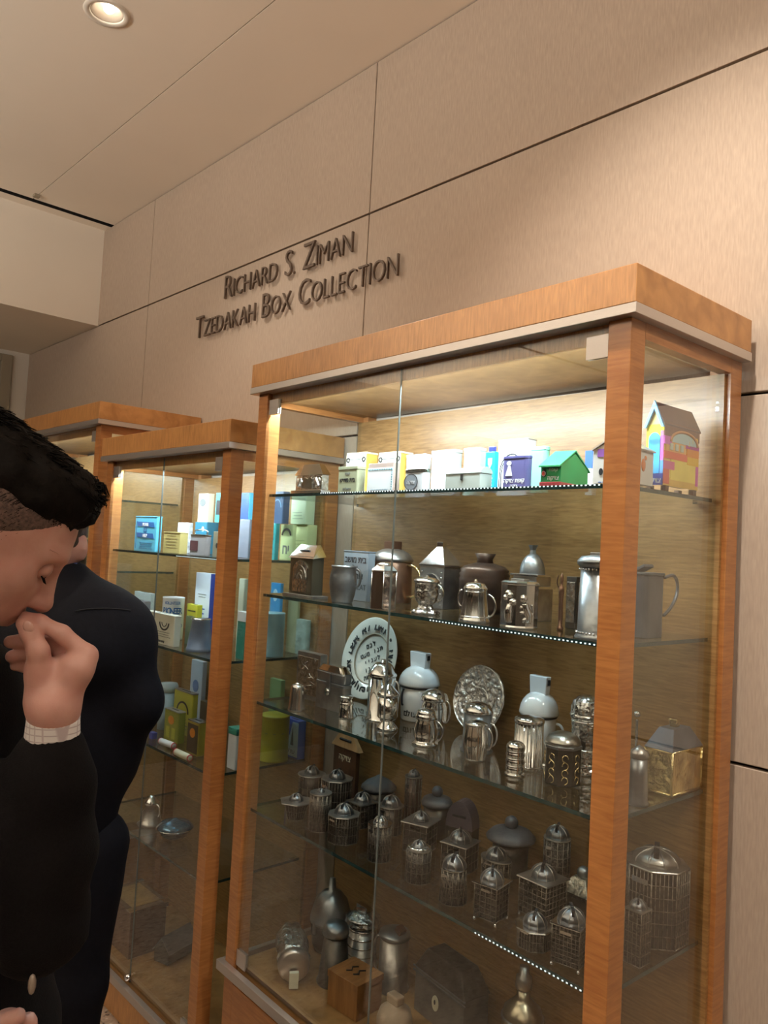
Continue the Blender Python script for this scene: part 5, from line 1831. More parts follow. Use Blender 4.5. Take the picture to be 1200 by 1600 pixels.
s = sbox(640, 722, 762, 1530, 1640, ZD, None, BT, -0.1)
t = begin(s, 'chest', 'large dark iron-bound chest with an oval keyhole plate', 'chest')
s.h = min(s.h, .17)
MB().span((-s.w / 2, -s.d / 2, 0), (s.w / 2, s.d / 2, s.h * .66)).build('body', mat('chest_side', (.13, .115, .10), .5, .2, .3, 50, .3, 12), t, .002)
MB().prism([(-s.w * .52, -s.d * .54), (s.w * .52, -s.d * .54), (s.w * .52, s.d * .54), (-s.w * .52, s.d * .54)], s.h * .66, s.h, top=.66).build('bevelled_lid', DKM, t, .003)
for v in (.66, .60):
    MB().span((-s.w * .53, -s.d * .55, s.h * v), (s.w * .53, -s.d * .5, s.h * (v + .02))).build('moulding', GMT, t)
disc(t, -s.w * .05, s.h * .34, .012, .018, -s.d / 2 - .0005, CRM, 'keyhole_plate', th=.002)
disc(t, -s.w * .05, s.h * .36, .003, .006, -s.d / 2 - .003, BLK, 'keyhole', th=.001)

s = sround(812, 66, 1510, 1690, ZD, None, BT)
t = vessel(s, 'flask', 'round-shouldered pewter flask with a narrow neck and screw cap', [(.9, 0), (.95, .05), (1.0, .3), (1.0, .50), (.92, .58), (.5, .66), (.34, .70), (.32, .78)], mat('warm_pewter', (.45, .38, .27), .3, 1.0, .3, 50, .2, 14), 'flask')
add_lathe(t, 'cap', s, [(.36, .78), (.40, .80), (.38, .90), (.24, .92), (.22, 1.0), (.001, 1.0)], OLD)
bandset(t, s, (.50,), OLD, 1.0)

# ================================================================== MIDDLE CASE
MZ = [1.555, 1.247, 0.915, 0.600, 0.160]
LBL = paint(.12, .50, .72)
s = sbox(209, 244, 253, 807, 860, MZ[0], 1.30)
t = tin(s, 'charity_tin', 'light blue tin with white-on-blue flag bands reading PLEASE HELP', LBL, lid=LBL, lidh=.003)
DBL = paint(.03, .14, .40)
for v, txt in ((.74, 'PLEASE'), (.42, 'HELP')):
    MB().plate([(-.40 * s.w, v * s.h + .10 * s.h), (-.36 * s.w, v * s.h - .03 * s.h), (.42 * s.w, v * s.h - .06 * s.h), (.36 * s.w, v * s.h + .09 * s.h)][::-1], -s.d / 2 - .0008, -s.d / 2).build('flag_band', DBL, t)
    put_text(t, txt, 0, v * s.h - .02 * s.h, s.w * .56, -s.d / 2 - .0009, PWH, hmax=s.h * .09, bold=.003)
MB().span((-.42 * s.w, -s.d / 2 - .0007, .06 * s.h), (-.405 * s.w, -s.d / 2, .86 * s.h)).build('flagpole_print', DBL, t)
star(t, 0, .61 * s.h, .09 * s.w, -s.d / 2, DBL)
squiggle_lines(t, .05 * s.w, .05 * s.h, .26 * s.h, s.w * .7, 4, -s.d / 2, DBL)

YBX = paint(.62, .52, .20)
s = sbox(254, 281, 294, 832, 865, MZ[0], 1.30)
t = tin(s, 'charity_tin', 'low yellow box with lines of small grey print, beside the light blue tin', YBX, lid=YBX, lidh=.003)
squiggle_lines(t, 0, .2 * s.h, .9 * s.h, s.w * .75, 5, -s.d / 2, paint(.35, .28, .12))
s = sbox(276, 294, 301, 817, 863, MZ[0], 1.40)
tin(s, 'charity_tin', 'small whitish speckled tin behind the low yellow box', mat('speckled_tin', (.60, .62, .66), .4, .3, 0, 1, .4, 60), slot=False)
s = sbox(295, 322, 331, 836, 867, MZ[0], 1.30)
t = tin(s, 'charity_tin', 'grey tin with a dark square label and a wire carrying handle', paint(.42, .43, .46), lid=SIL, corner=.01, lidh=.004)
panel(t, -.44 * s.w, .02 * s.w, .22 * s.h, .70 * s.h, -s.d / 2, paint(.12, .05, .06))
MB().tube([(-.35 * s.w, 0, s.h), (-.33 * s.w, 0, s.h * 1.2), (.33 * s.w, 0, s.h * 1.2), (.35 * s.w, 0, s.h)], .002, 6).build('handle', SIL, t)
s = sbox(332, 346, 362, 831, 867, MZ[0], 1.31)
t = tin(s, 'charity_tin', 'dull khaki tin with a small dark hole, against the middle case post', paint(.30, .28, .20), slot=True)
disc(t, 0, s.h * .45, .006, .008, -s.d / 2, BLK, 'hole')
s = sbox(303, 322, 352, 816, 862, MZ[0], 1.45)
t = tin(s, 'charity_tin', 'dark teal tin with a white round emblem, carrying two upright tins', paint(.03, .16, .25), slot=False)
disc(t, s.w * .2, s.h * .78, .008, .009, -s.d / 2, PWH)
zt_ = s.loc.z + s.h
s2_ = sbox(309, 324, 335, 771, 815, zt_, 1.455)
t = tin(s2_, 'charity_tin', 'cream tin with faded prints, standing on the dark teal tin', paint(.68, .63, .48), slot=False)
disc(t, 0, s2_.h * .68, s2_.w * .3, s2_.h * .14, -s2_.d / 2, INK, 'faded_print')
s2_ = sbox(336, 348, 356, 770, 815, zt_, 1.455)
t = tin(s2_, 'charity_tin', 'turquoise tin with a dark arched print, beside the cream tin on top', paint(.06, .42, .42), slot=False)
panel(t, -.34 * s2_.w, .34 * s2_.w, .25 * s2_.h, .75 * s2_.h, -s2_.d / 2, BLK)

for x0, x1, x2, y0, y1, fr_, c, lab in (
        (372, 389, 395, 812, 868, 1.40, (.19, .21, .26), 'slate grey tin seen through the gap beside the middle post'),
        (419, 430, 437, 818, 869, 1.44, (.03, .33, .36), 'teal tin seen through the left side of the large case'),
        (437, 457, 463, 820, 870, 1.46, (.60, .66, .34), 'lime tin with a black arch of lettering, seen through the large case'),
        (464, 488, 503, 820, 869, 1.47, (.60, .66, .34), 'lime green tin nearest the wall, seen through the large case')):
    s = sbox(x0, x1, x2, y0, y1, MZ[0], fr_)
    t = tin(s, 'charity_tin', lab, paint(*c), slot=False)
    top = s.loc.z + s.h
    if 'arch' in lab:
        ring(t, 0, s.h * .66, s.w * .40, s.h * .24, -s.d / 2, BLK, w=.28, a0=10, a1=170)
        put_text(t, 'חי', 0, s.h * .18, s.w * .5, -s.d / 2, INK, hmax=s.h * .3, bold=.003)
    elif 'nearest' in lab:
        squiggle_lines(t, 0, s.h * .1, s.h * .6, s.w * .8, 5, -s.d / 2, paint(.35, .42, .2))
        topz = top
    elif 'teal' in lab:
        squiggle_lines(t, 0, s.h * .1, s.h * .9, s.w * .6, 6, -s.d / 2, paint(.05, .2, .25))
        topt = top
    else:
        tops = top
s = sbox(375, 389, 398, 770, 812, tops, 1.41)
t = tin(s, 'charity_tin', 'navy tin with a pale blue side, on top of the slate grey tin', paint(.04, .08, .25), slot=False)
MB().span((s.w / 2, -s.d / 2, 0), (s.w / 2 + .001, s.d / 2, s.h)).build('side_face', LBL, t)
s = sbox(424, 442, 453, 768, 819, topt, 1.445)
t = tin(s, 'charity_tin', 'dark navy tin with an arch drawing, on top of the teal tin', paint(.05, .09, .18), slot=False)
ring(t, 0, s.h * .5, s.w * .36, s.h * .26, -s.d / 2, paint(.2, .35, .5), w=.12, a0=0, a1=180)
s = sbox(454, 478, 493, 768, 819, topz, 1.475)
t = tin(s, 'charity_tin', 'pale green tin with small figures, on top of the lime green one', paint(.52, .62, .42), slot=False)
squiggle_lines(t, 0, s.h * .12, s.h * .4, s.w * .7, 3, -s.d / 2, paint(.25, .32, .22))

# second shelf
s = sbox(208, 235, 243, 928, 968, MZ[1], 1.47)
t = tin(s, 'charity_tin', 'small white tin with a pale blue edge, behind the blue printed one', PWH)
squiggle_lines(t, 0, s.h * .3, s.h * .8, s.w * .7, 4, -s.d / 2, paint(.2, .3, .55))
s = sbox(197, 225, 235, 940, 985, MZ[1], 1.34)
t = tin(s, 'charity_tin', 'white and blue densely printed tin beside the dark-clothed shoulder', paint(.40, .48, .62))
disc(t, 0, s.h * .45, s.w * .32, s.h * .3, -s.d / 2, BLU)
squiggle_lines(t, 0, s.h * .05, s.h * .95, s.w * .9, 8, -s.d / 2 - .001, PWH)
s = sround(270, 34, 933, 993, MZ[1], 1.36)
t = vessel(s, 'charity_can', 'round white can with bold navy words around it', [(1.0, 0), (1.02, .02), (1.0, .04), (1.0, .96), (1.02, .98), (1.0, 1.0), (.95, .985)], PWH, 'can', n=40)
aa = math.atan2(CAM_POS[1] - s.loc.y, CAM_POS[0] - s.loc.x)


def wrap(t, s, txt, v, hgt, m, a0, da, k0=1.003):
    n = len(txt)
    for i, ch in enumerate(txt):
        if ch == ' ':
            continue
        o = link('letter', text_mesh(ch, .1, .008, m, .8, .002), t)
        k = hgt / .073
        a = a0 + (i - (n - 1) / 2) * da
        o.matrix_local = Matrix.Rotation(a + math.pi / 2, 4, 'Z') @ Matrix.Translation((0, -s.r * k0, v * s.h)) @ Matrix.Diagonal((k, .08, k, 1))


wrap(t, s, 'VOLUNTEER', .84, s.h * .07, DBL, aa - .1, .17)
wrap(t, s, 'PIONEER', .62, s.h * .15, DBL, aa - .1, .27)
wrap(t, s, 'HELP', .45, s.h * .08, DBL, aa - .1, .2)
wrap(t, s, 'THE HOME AND CHILD', .30, s.h * .08, DBL, aa - .1, .12)
s = sbox(225, 272, 283, 963, 1005, MZ[1], 1.285)
t = tin(s, 'charity_tin', 'wide cream collection box with a black crest and Hebrew letters along its foot', paint(.70, .68, .55), lid=paint(.74, .72, .62), lidh=.004)
ring(t, s.w * .16, s.h * .72, s.w * .17, s.h * .26, -s.d / 2, BLK, w=.2, a0=180, a1=360)
ring(t, s.w * .16, s.h * .72, s.w * .09, s.h * .14, -s.d / 2, BLK, w=.2, a0=180, a1=360)
put_text(t, heb('קופת צדקה לעניים'), 0, s.h * .06, s.w * .9, -s.d / 2, BLK, hmax=s.h * .11, bold=.003)
squiggle_lines(t, s.w * .14, s.h * .22, s.h * .44, s.w * .5, 3, -s.d / 2, INK)
squiggle_lines(t, -s.w * .3, s.h * .78, s.h * .86, s.w * .25, 1, -s.d / 2, INK)
s = sround(313, 41, 966, 1014, MZ[1], 1.30)
t = vessel(s, 'bucket', 'tapered grey-blue metal bucket upside down beside the post', [(1.0, 0), (1.04, .04), (1.0, .1), (.96, .14), (.68, .92), (.72, .95)], mat('zinc_blue', (.20, .27, .40), .38, .5, .4, 40, .25, 12), 'bucket')
add_lathe(t, 'rim', s, [(.72, .95), (.76, .97), (.70, 1.0)], SIL)
s = sbox(304, 328, 341, 897, 960, MZ[1], 1.46)
t = tin(s, 'charity_tin', 'tall white tin with a navy side and small blue print', paint(.66, .70, .78), slot=False)
MB().span((s.w / 2, -s.d / 2, 0), (s.w / 2 + .001, s.d / 2, s.h)).build('side_face', paint(.03, .07, .38), t)
squiggle_lines(t, 0, s.h * .15, s.h * .5, s.w * .5, 5, -s.d / 2, BLU)
squiggle_lines(t, 0, s.h * .62, s.h * .70, s.w * .6, 2, -s.d / 2, INK)
s = sbox(291, 307, 316, 946, 985, MZ[1], 1.42)
t = tin(s, 'charity_tin', 'small bright yellow tin behind the upturned bucket', paint(.62, .58, .04))
squiggle_lines(t, 0, s.h * .4, s.h * .9, s.w * .8, 3, -s.d / 2, BLK)
s = sbox(289, 300, 305, 964, 1002, MZ[1], 1.36)
tin(s, 'charity_tin', 'muted green tin between the white can and the bucket', paint(.22, .32, .22))
for x0, x1, x2, y0, y1, fr_, c, lab in ((372, 381, 387, 905, 960, 1.42, (.48, .50, .38), 'pale khaki tin in the gap between the two front posts'),
                                         (369, 382, 390, 957, 1041, 1.34, (.02, .20, .15), 'dark green tin with a white lid, between the two front posts')):
    s = sbox(x0, x1, x2, y0, y1, MZ[1], fr_)
    tin(s, 'charity_tin', lab, paint(*c), lid=PWH if 'white' in lab else None, lidh=.03, slot=False)
s = sbox(421, 437, 442, 912, 990, MZ[1], 1.55)
t = tin(s, 'charity_tin', 'bright blue tin with a white star and round seal, seen through the large case', paint(.03, .26, .56), slot=False)
disc(t, 0, s.h * .82, s.w * .22, s.h * .09, -s.d / 2, paint(.45, .62, .75))
star(t, 0, s.h * .42, s.w * .34, -s.d / 2, paint(.45, .65, .80))
s = sround(425, 38, 957, 1034, MZ[1], 1.30)
t = vessel(s, 'charity_can', 'pale blue worn round can seen through the side of the large case', [(1, 0), (1.03, .02), (1, .04), (1, .96), (1.03, .98), (.98, 1)], paint(.22, .38, .44), 'can')
s = sbox(462, 484, 491, 970, 1028, MZ[1], 1.43)
tin(s, 'charity_tin', 'square worn grey-green tin, right of the pale blue can', mat('worn_green', (.24, .31, .28), .5, .1, 0, 1, .4, 30), corner=.012, slot=False)
s = sbox(450, 466, 470, 915, 958, MZ[1], 1.58)
tin(s, 'charity_tin', 'olive drab tin behind the worn grey-green one', paint(.26, .27, .16), slot=False)

# third shelf
s = sround(262, 28, 1066, 1125, MZ[2], 1.40)
t = vessel(s, 'charity_can', 'pale blue can with a rounded lid, right of the dark sleeve', [(1, 0), (1, .80)], paint(.34, .48, .60), 'can')
add_lathe(t, 'lid', s, [(1.08, .80), (1.1, .92), (.95, .98), (.001, 1)], paint(.48, .60, .68))
s = sbox(270, 300, 309, 1085, 1140, MZ[2], 1.42)
YG = paint(.40, .40, .05)
t = tin(s, 'charity_tin', 'tall yellow-green tin with curved lettering above an arch', YG, lid=OLD, lidh=.004)
ring(t, 0, s.h * .50, s.w * .32, s.h * .26, -s.d / 2, BLK, w=.16, a0=0, a1=180)
squiggle_lines(t, 0, s.h * .10, s.h * .40, s.w * .6, 4, -s.d / 2, INK)
s = sbox(256, 278, 290, 1114, 1156, MZ[2], 1.34)
t = tin(s, 'charity_tin', 'small olive tin with an orange sun picture, in front of the yellow-green tin', paint(.24, .26, .04), lid=OLD, lidh=.003)
disc(t, 0, s.h * .68, s.w * .2, s.h * .14, -s.d / 2, paint(.6, .22, .03))
for u in (-.2, .2):
    panel(t, (u - .12) * s.w, (u + .12) * s.w, s.h * .1, s.h * .45, -s.d / 2, YG, 'arched_window_print')
s = sbox(292, 310, 325, 1130, 1172, MZ[2], 1.32)
t = tin(s, 'charity_tin', 'small dark tin with yellow sides and an orange sunset picture', paint(.33, .26, .03), lid=SIL, lidh=.003)
panel(t, -.45 * s.w, .45 * s.w, s.h * .05, s.h * .9, -s.d / 2, paint(.06, .04, .02))
disc(t, 0, s.h * .64, s.w * .22, s.h * .14, -s.d / 2 - .001, paint(.65, .22, .02))
s = sbox(311, 328, 336, 1100, 1146, MZ[2], 1.50)
tin(s, 'charity_tin', 'brown tin behind the dark sunset tin', paint(.16, .10, .05))
s = sbox(324, 340, 346, 1082, 1140, MZ[2], 1.56)
tin(s, 'charity_tin', 'royal blue tin on the third shelf behind the brown one', paint(.03, .06, .32))
s = sbox(296, 314, 322, 1035, 1130, MZ[2], 1.56)
t = tin(s, 'charity_tin', 'tall pale grey tin with a round blue print at the rear', paint(.42, .46, .50), slot=False)
disc(t, 0, s.h * .58, s.w * .25, s.h * .1, -s.d / 2, paint(.12, .18, .32))
for (xa, ya), (xb, yb), lab in (((251, 1158), (272, 1166), 'paper coin roll with blue print and red ends, left of its twin'), ((275, 1175), (297, 1185), 'plain cream coin roll with red ends, nearest the shelf edge')):
    a, b = on_z(xa, ya, MZ[2] + .011), on_z(xb, yb, MZ[2] + .011)
    dlt = b - a
    t = thing('coin_roll', lab, 'coin roll', (a.x, a.y, MZ[2] + .0012), 0, 'coin rolls on the third shelf of the middle case')
    rr = .0105
    Lr = dlt.length
    M = Matrix.Rotation(math.atan2(dlt.y, dlt.x), 4, 'Z') @ Matrix.Translation((0, 0, rr)) @ Matrix.Rotation(math.radians(90), 4, 'Y')
    MB().lathe([(rr, 0), (rr, Lr)], 20).move(M).build('paper_tube', PWH if 'blue' in lab else CRM, t)
    MB().lathe([(rr * 1.02, Lr * .97), (rr * 1.03, Lr * 1.0), (rr * .8, Lr * 1.005), (rr * .7, Lr * .99)], 20).move(M).build('red_end', paint(.62, .07, .08), t)
    MB().lathe([(rr * .8, -.0005), (rr * 1.03, 0), (rr * 1.02, Lr * .03)], 20).move(M).build('red_end', paint(.62, .07, .08), t)
s = sbox(232, 238, 246, 1146, 1166, MZ[2], 1.30)
tin(s, 'charity_tin', 'small indigo box at the elbow of the dark sleeve', paint(.05, .07, .35), slot=False)
s = sbox(355, 368, 385, 1140, 1208, MZ[2], 1.31)
tin(s, 'charity_tin', 'white tin with a green-banded top between the front posts', PWH, lid=paint(.03, .20, .14), lidh=.02, slot=False)
s = sround(428, 46, 1116, 1208, MZ[2], 1.31)
t = vessel(s, 'charity_can', 'tall worn yellow can seen through the side of the large case', [(1, 0), (1.03, .015), (1, .03), (1, .96), (1.03, .98), (.98, 1)], mat('worn_yellow', (.40, .36, .03), .45, 0, 0, 1, .25, 14), 'can')
wrap(t, s, '═ ═ ═', .6, s.h * .05, INK, math.atan2(-s.loc.y, -s.loc.x), .3)
s = sbox(456, 480, 492, 1128, 1202, MZ[2], 1.45)
t = tin(s, 'charity_tin', 'blue and white tin with a curved sail drawing, right of the yellow can', paint(.03, .10, .42), slot=True)
MB().plate([(-.48 * s.w, .05 * s.h), (.48 * s.w, .05 * s.h), (.48 * s.w, .95 * s.h), (.1 * s.w, .95 * s.h), (-.05 * s.w, .6 * s.h), (-.3 * s.w, .4 * s.h), (-.48 * s.w, .35 * s.h)], -s.d / 2 - .001, -s.d / 2).build('white_field', paint(.50, .58, .64), t)
MB().plate([(.02 * s.w, .34 * s.h), (.22 * s.w, .34 * s.h), (.14 * s.w, .8 * s.h)], -s.d / 2 - .002, -s.d / 2 - .001).build('sail_print', INK, t)
put_text(t, heb('עזרה'), .05 * s.w, .12 * s.h, .5 * s.w, -s.d / 2 - .0012, INK, hmax=.14 * s.h)
s = sbox(420, 438, 445, 1064, 1120, MZ[2], 1.57)
tin(s, 'charity_tin', 'dull green tin behind the tall yellow can', paint(.18, .28, .12), slot=False)

# fourth shelf and floor of the middle case
s = sround(236, 42, 1243, 1296, MZ[3], 1.33)
t = vessel(s, 'jug', 'silver jug with a narrow waist and lid beside the dark jacket hem', [(.95, 0), (1.0, .04), (.8, .1), (.72, .4), (.4, .62), (.45, .7)], OLD, 'jug')
add_lathe(t, 'lid', s, [(.55, .70), (.55, .8), (.3, .9), (.1, 1.0)], POL)
handle(t, s, POL, .3, .75, .5, .08, start=.5, ang=.2)
s = sround(273, 56, 1278, 1322, MZ[3], 1.33)
t = vessel(s, 'bowl', 'dark blue glazed covered bowl with pale scroll trim', [(.5, 0), (.8, .2), (.95, .45), (1.0, .5)], mat('blue_glaze', (.02, .05, .10), .1, .2, coat=.8), 'bowl')
add_lathe(t, 'lid', s, [(1.03, .5), (1.04, .56), (.8, .78), (.3, .9), (.1, 1.0)], mat('blue_glass_lid', (.06, .14, .22), .12, .6))
bandset(t, s, (.52,), SIL, 1.0)

s = sbox(158, 200, 258, 1424, 1500, MZ[4], None)
t = begin(s, 'wooden_box', 'dark wooden box with four white-capped corners and a faded picture lid', 'box')
MB().span((-s.w / 2, -s.d / 2, 0), (s.w / 2, s.d / 2, s.h * .9)).build('body', WDK, t, .001)
MB().span((-s.w * .53, -s.d * .53, s.h * .9), (s.w * .53, s.d * .53, s.h)).build('lid', WDK, t, .001)
MB().span((-s.w * .40, -s.d * .40, s.h), (s.w * .40, s.d * .40, s.h + .0015)).build('picture_panel', mat('faded_picture', (.20, .12, .04), .35, 0, 0, 1, .5, 14), t)
for sx_ in (-1, 1):
    for sy_ in (-1, 1):
        MB().box((sx_ * s.w * .48, sy_ * s.d * .48, s.h + .001), (s.w * .12, s.w * .12, .004)).build('corner_cap', SIL, t)
s = sbox(240, 262, 306, 1470, 1512, MZ[4], None, 0.0, .3)
t = house(s, 'house_box', 'small dark house-shaped box with grey roof slabs at the case floor', mat('charred_wood', (.05, .045, .04), .5), GMT, None, roof=.45, ridge='Y', eave=1.2)

# far case: a few pieces glimpsed between the man's hair and the post
s = sround(122, 30, 800, 870, BIG_L[1], 1.40)
t = vessel(s, 'canister', 'dark canister with silver beads in the farthest case', [(1, 0), (1, .8), (.6, .95), (.001, 1)], DKM)
bandset(t, s, (.2, .5, .8), SIL)

# ================================================================== PEOPLE
# smooth distance-field bodies: tapered capsules and ellipsoids melted together, meshed by surface nets
def cap_d(P, a, b, ra, rb):
    a, b = np.array(a, float), np.array(b, float)
    ab = b - a
    h = np.clip(((P - a) @ ab) / max(1e-12, ab @ ab), 0, 1)
    return np.linalg.norm(P - (a + h[:, None] * ab), axis=1) - (ra + (rb - ra) * h)


def ell_d(P, c, r, R=None):
    q = P - np.array(c, float)
    if R is not None:
        q = q @ np.array(R)
    r = np.array(r, float)
    k0 = np.linalg.norm(q / r, axis=1)
    k1 = np.linalg.norm(q / (r * r), axis=1)
    return k0 * (k0 - 1.0) / np.maximum(k1, 1e-9)


def smin(a, b, k):
    h = np.clip(0.5 + 0.5 * (b - a) / k, 0, 1)
    return b * (1 - h) + a * h - k * h * (1 - h)


def field(prims, k):
    def f(P):
        d = None
        for p in prims:
            if p[0] == 'c':
                e = cap_d(P, p[1], p[2], p[3], p[4])
                kk = p[5] if len(p) > 5 else k
            elif p[0] == 'e':
                e = ell_d(P, p[1], p[2], p[3] if len(p) > 3 else None)
                kk = p[4] if len(p) > 4 else k
            elif p[0] == '-c':
                e = cap_d(P, p[1], p[2], p[3], p[4])
                kk = p[5] if len(p) > 5 else k
                d = -smin(-d, e, kk)
                continue
            elif p[0] == '-e':
                e = ell_d(P, p[1], p[2], p[3] if len(p) > 3 else None)
                kk = p[4] if len(p) > 4 else k
                d = -smin(-d, e, kk)
                continue
            d = e if d is None else smin(d, e, kk)
        return d
    return f


def surface_net(f, lo, hi, h, name, m, parent=None, displace=None, clip=None):
    lo, hi = np.array(lo, float), np.array(hi, float)
    n = np.ceil((hi - lo) / h).astype(int) + 1
    gx, gy, gz = [lo[i] + h * np.arange(n[i]) for i in range(3)]
    G = np.stack(np.meshgrid(gx, gy, gz, indexing='ij'), -1).reshape(-1, 3)
    D = np.concatenate([f(G[i:i + 400000]) for i in range(0, len(G), 400000)])
    if displace is not None:
        near = np.abs(D) < 0.05
        D[near] -= displace(G[near])
    D = D.reshape(n)
    S = D < 0
    acc = np.zeros(tuple(n - 1) + (3,))
    cnt = np.zeros(tuple(n - 1))
    c = [(i, j, k) for i in (0, 1) for j in (0, 1) for k in (0, 1)]
    nx, ny, nz = n - 1
    sub = lambda A, o: A[o[0]:o[0] + nx, o[1]:o[1] + ny, o[2]:o[2] + nz]
    for a in c:
        for ax in range(3):
            if a[ax] == 0:
                b = list(a)
                b[ax] = 1
                sa, sb = sub(S, a), sub(S, b)
                da, db = sub(D, a), sub(D, b)
                x = sa != sb
                t = np.where(x, da / np.where(np.abs(da - db) < 1e-12, 1, da - db), 0)
                for q in range(3):
                    acc[..., q] += np.where(x, a[q] + (t if q == ax else 0), 0)
                cnt += x
    act = cnt > 0
    idx = -np.ones(act.shape, int)
    idx[act] = np.arange(act.sum())
    ii = np.argwhere(act)
    V = lo + h * (ii + acc[act] / cnt[act][:, None])
    F = []
    for ax in range(3):
        u, v = (ax + 1) % 3, (ax + 2) % 3
        sl0 = [slice(None)] * 3
        sl1 = [slice(None)] * 3
        sl0[ax], sl1[ax] = slice(0, -1), slice(1, None)
        e = S[tuple(sl0)] != S[tuple(sl1)]
        s_in = S[tuple(sl0)]
        P_ = np.argwhere(e)
        ok = (P_[:, u] > 0) & (P_[:, v] > 0) & (P_[:, u] < n[u] - 1) & (P_[:, v] < n[v] - 1)
        P_ = P_[ok]
        q = []
        for du, dv in ((-1, -1), (0, -1), (0, 0), (-1, 0)):
            Q = P_.copy()
            Q[:, u] += du
            Q[:, v] += dv
            q.append(idx[Q[:, 0], Q[:, 1], Q[:, 2]])
        q = np.stack(q, 1)
        fl = ~s_in[P_[:, 0], P_[:, 1], P_[:, 2]]
        q[fl] = q[fl][:, ::-1]
        F.append(q)
    F = np.concatenate(F)
    F = F[(F >= 0).all(1)]
    me = bpy.data.meshes.new(name)
    me.from_pydata(V.tolist(), [], F.tolist())
    me.materials.append(m)
    me.polygons.foreach_set('use_smooth', [True] * len(me.polygons))
    me.update()
    o = link(name, me, parent)
    sm = o.modifiers.new('smooth', 'SMOOTH')
    sm.factor, sm.iterations = 0.5, 2
    return o


def skin(name, c):
    m, nt, b = nodes_of(name)
    tc = nt.nodes.new('ShaderNodeTexCoord')
    n = nt.nodes.new('ShaderNodeTexNoise')
    n.inputs['Scale'].default_value = 28
    n.inputs['Detail'].default_value = 5
    nt.links.new(tc.outputs['Object'], n.inputs['Vector'])
    r = nt.nodes.new('ShaderNodeValToRGB')
    r.color_ramp.elements[0].position = .35
    r.color_ramp.elements[1].position = .7
    r.color_ramp.elements[0].color = (c[0] * .86, c[1] * .74, c[2] * .74, 1)
    r.color_ramp.elements[1].color = (*c, 1)
    nt.links.new(n.outputs[0], r.inputs[0])
    nt.links.new(r.outputs[0], b.inputs['Base Color'])
    b.inputs['Roughness'].default_value = 0.48
    b.inputs['Subsurface Weight'].default_value = 0.12
    b.inputs['Subsurface Radius'].default_value = (.01, .004, .002)
    bp = nt.nodes.new('ShaderNodeBump')
    bp.inputs['Strength'].default_value = .18
    bp.inputs['Distance'].default_value = .0008
    n3 = nt.nodes.new('ShaderNodeTexNoise')
    n3.inputs['Scale'].default_value = 320
    nt.links.new(tc.outputs['Object'], n3.inputs['Vector'])
    nt.links.new(n3.outputs[0], bp.inputs['Height'])
    nt.links.new(bp.outputs[0], b.inputs['Normal'])
    return m


SKIN = skin('skin', (.58, .335, .275))
HAIR = mat('dark_brown_hair', (.004, .0027, .002), .65, 0, .6, 240, .5, 120)
HAIR.node_tree.nodes['Principled BSDF'].inputs['Specular IOR Level'].default_value = 0.10
STUB = mat('clipped_hair', (.085, .048, .036), .75, 0, .8, 700, .5, 300)
SUIT = mat('black_wool', (.0040, .0032, .0034), .9, 0, .5, 500, .3, 300)
NAVY = mat('navy_cotton', (.0036, .0036, .0060), .85, 0, .4, 400, .25, 90)
for m_ in (SUIT, NAVY):
    m_.node_tree.nodes['Principled BSDF'].inputs['Specular IOR Level'].default_value = 0.12
CUFFM = mat('checked_cotton', (.74, .71, .68), .8)


def checked(name):
    m, nt, b = nodes_of(name)
    tc = nt.nodes.new('ShaderNodeTexCoord')
    outs = []
    for ax, sc in ((0, 1), (2, 1)):
        w = nt.nodes.new('ShaderNodeTexWave')
        w.bands_direction = 'X' if ax == 0 else 'Z'
        w.inputs['Scale'].default_value = 42
        nt.links.new(tc.outputs['Object'], w.inputs['Vector'])
        outs.append(w)
    mx = nt.nodes.new('ShaderNodeMath')
    mx.operation = 'MINIMUM'
    nt.links.new(outs[0].outputs['Fac'], mx.inputs[0])
    nt.links.new(outs[1].outputs['Fac'], mx.inputs[1])
    r = nt.nodes.new('ShaderNodeValToRGB')
    r.color_ramp.elements[0].position = .02
    r.color_ramp.elements[1].position = .14
    r.color_ramp.elements[0].color = (.50, .42, .42, 1)
    r.color_ramp.elements[1].color = (.78, .74, .71, 1)
    nt.links.new(mx.outputs[0], r.inputs[0])
    nt.links.new(r.outputs[0], b.inputs['Base Color'])
    b.inputs['Roughness'].default_value = .8
    return m


CUFFM = checked('checked_cuff')

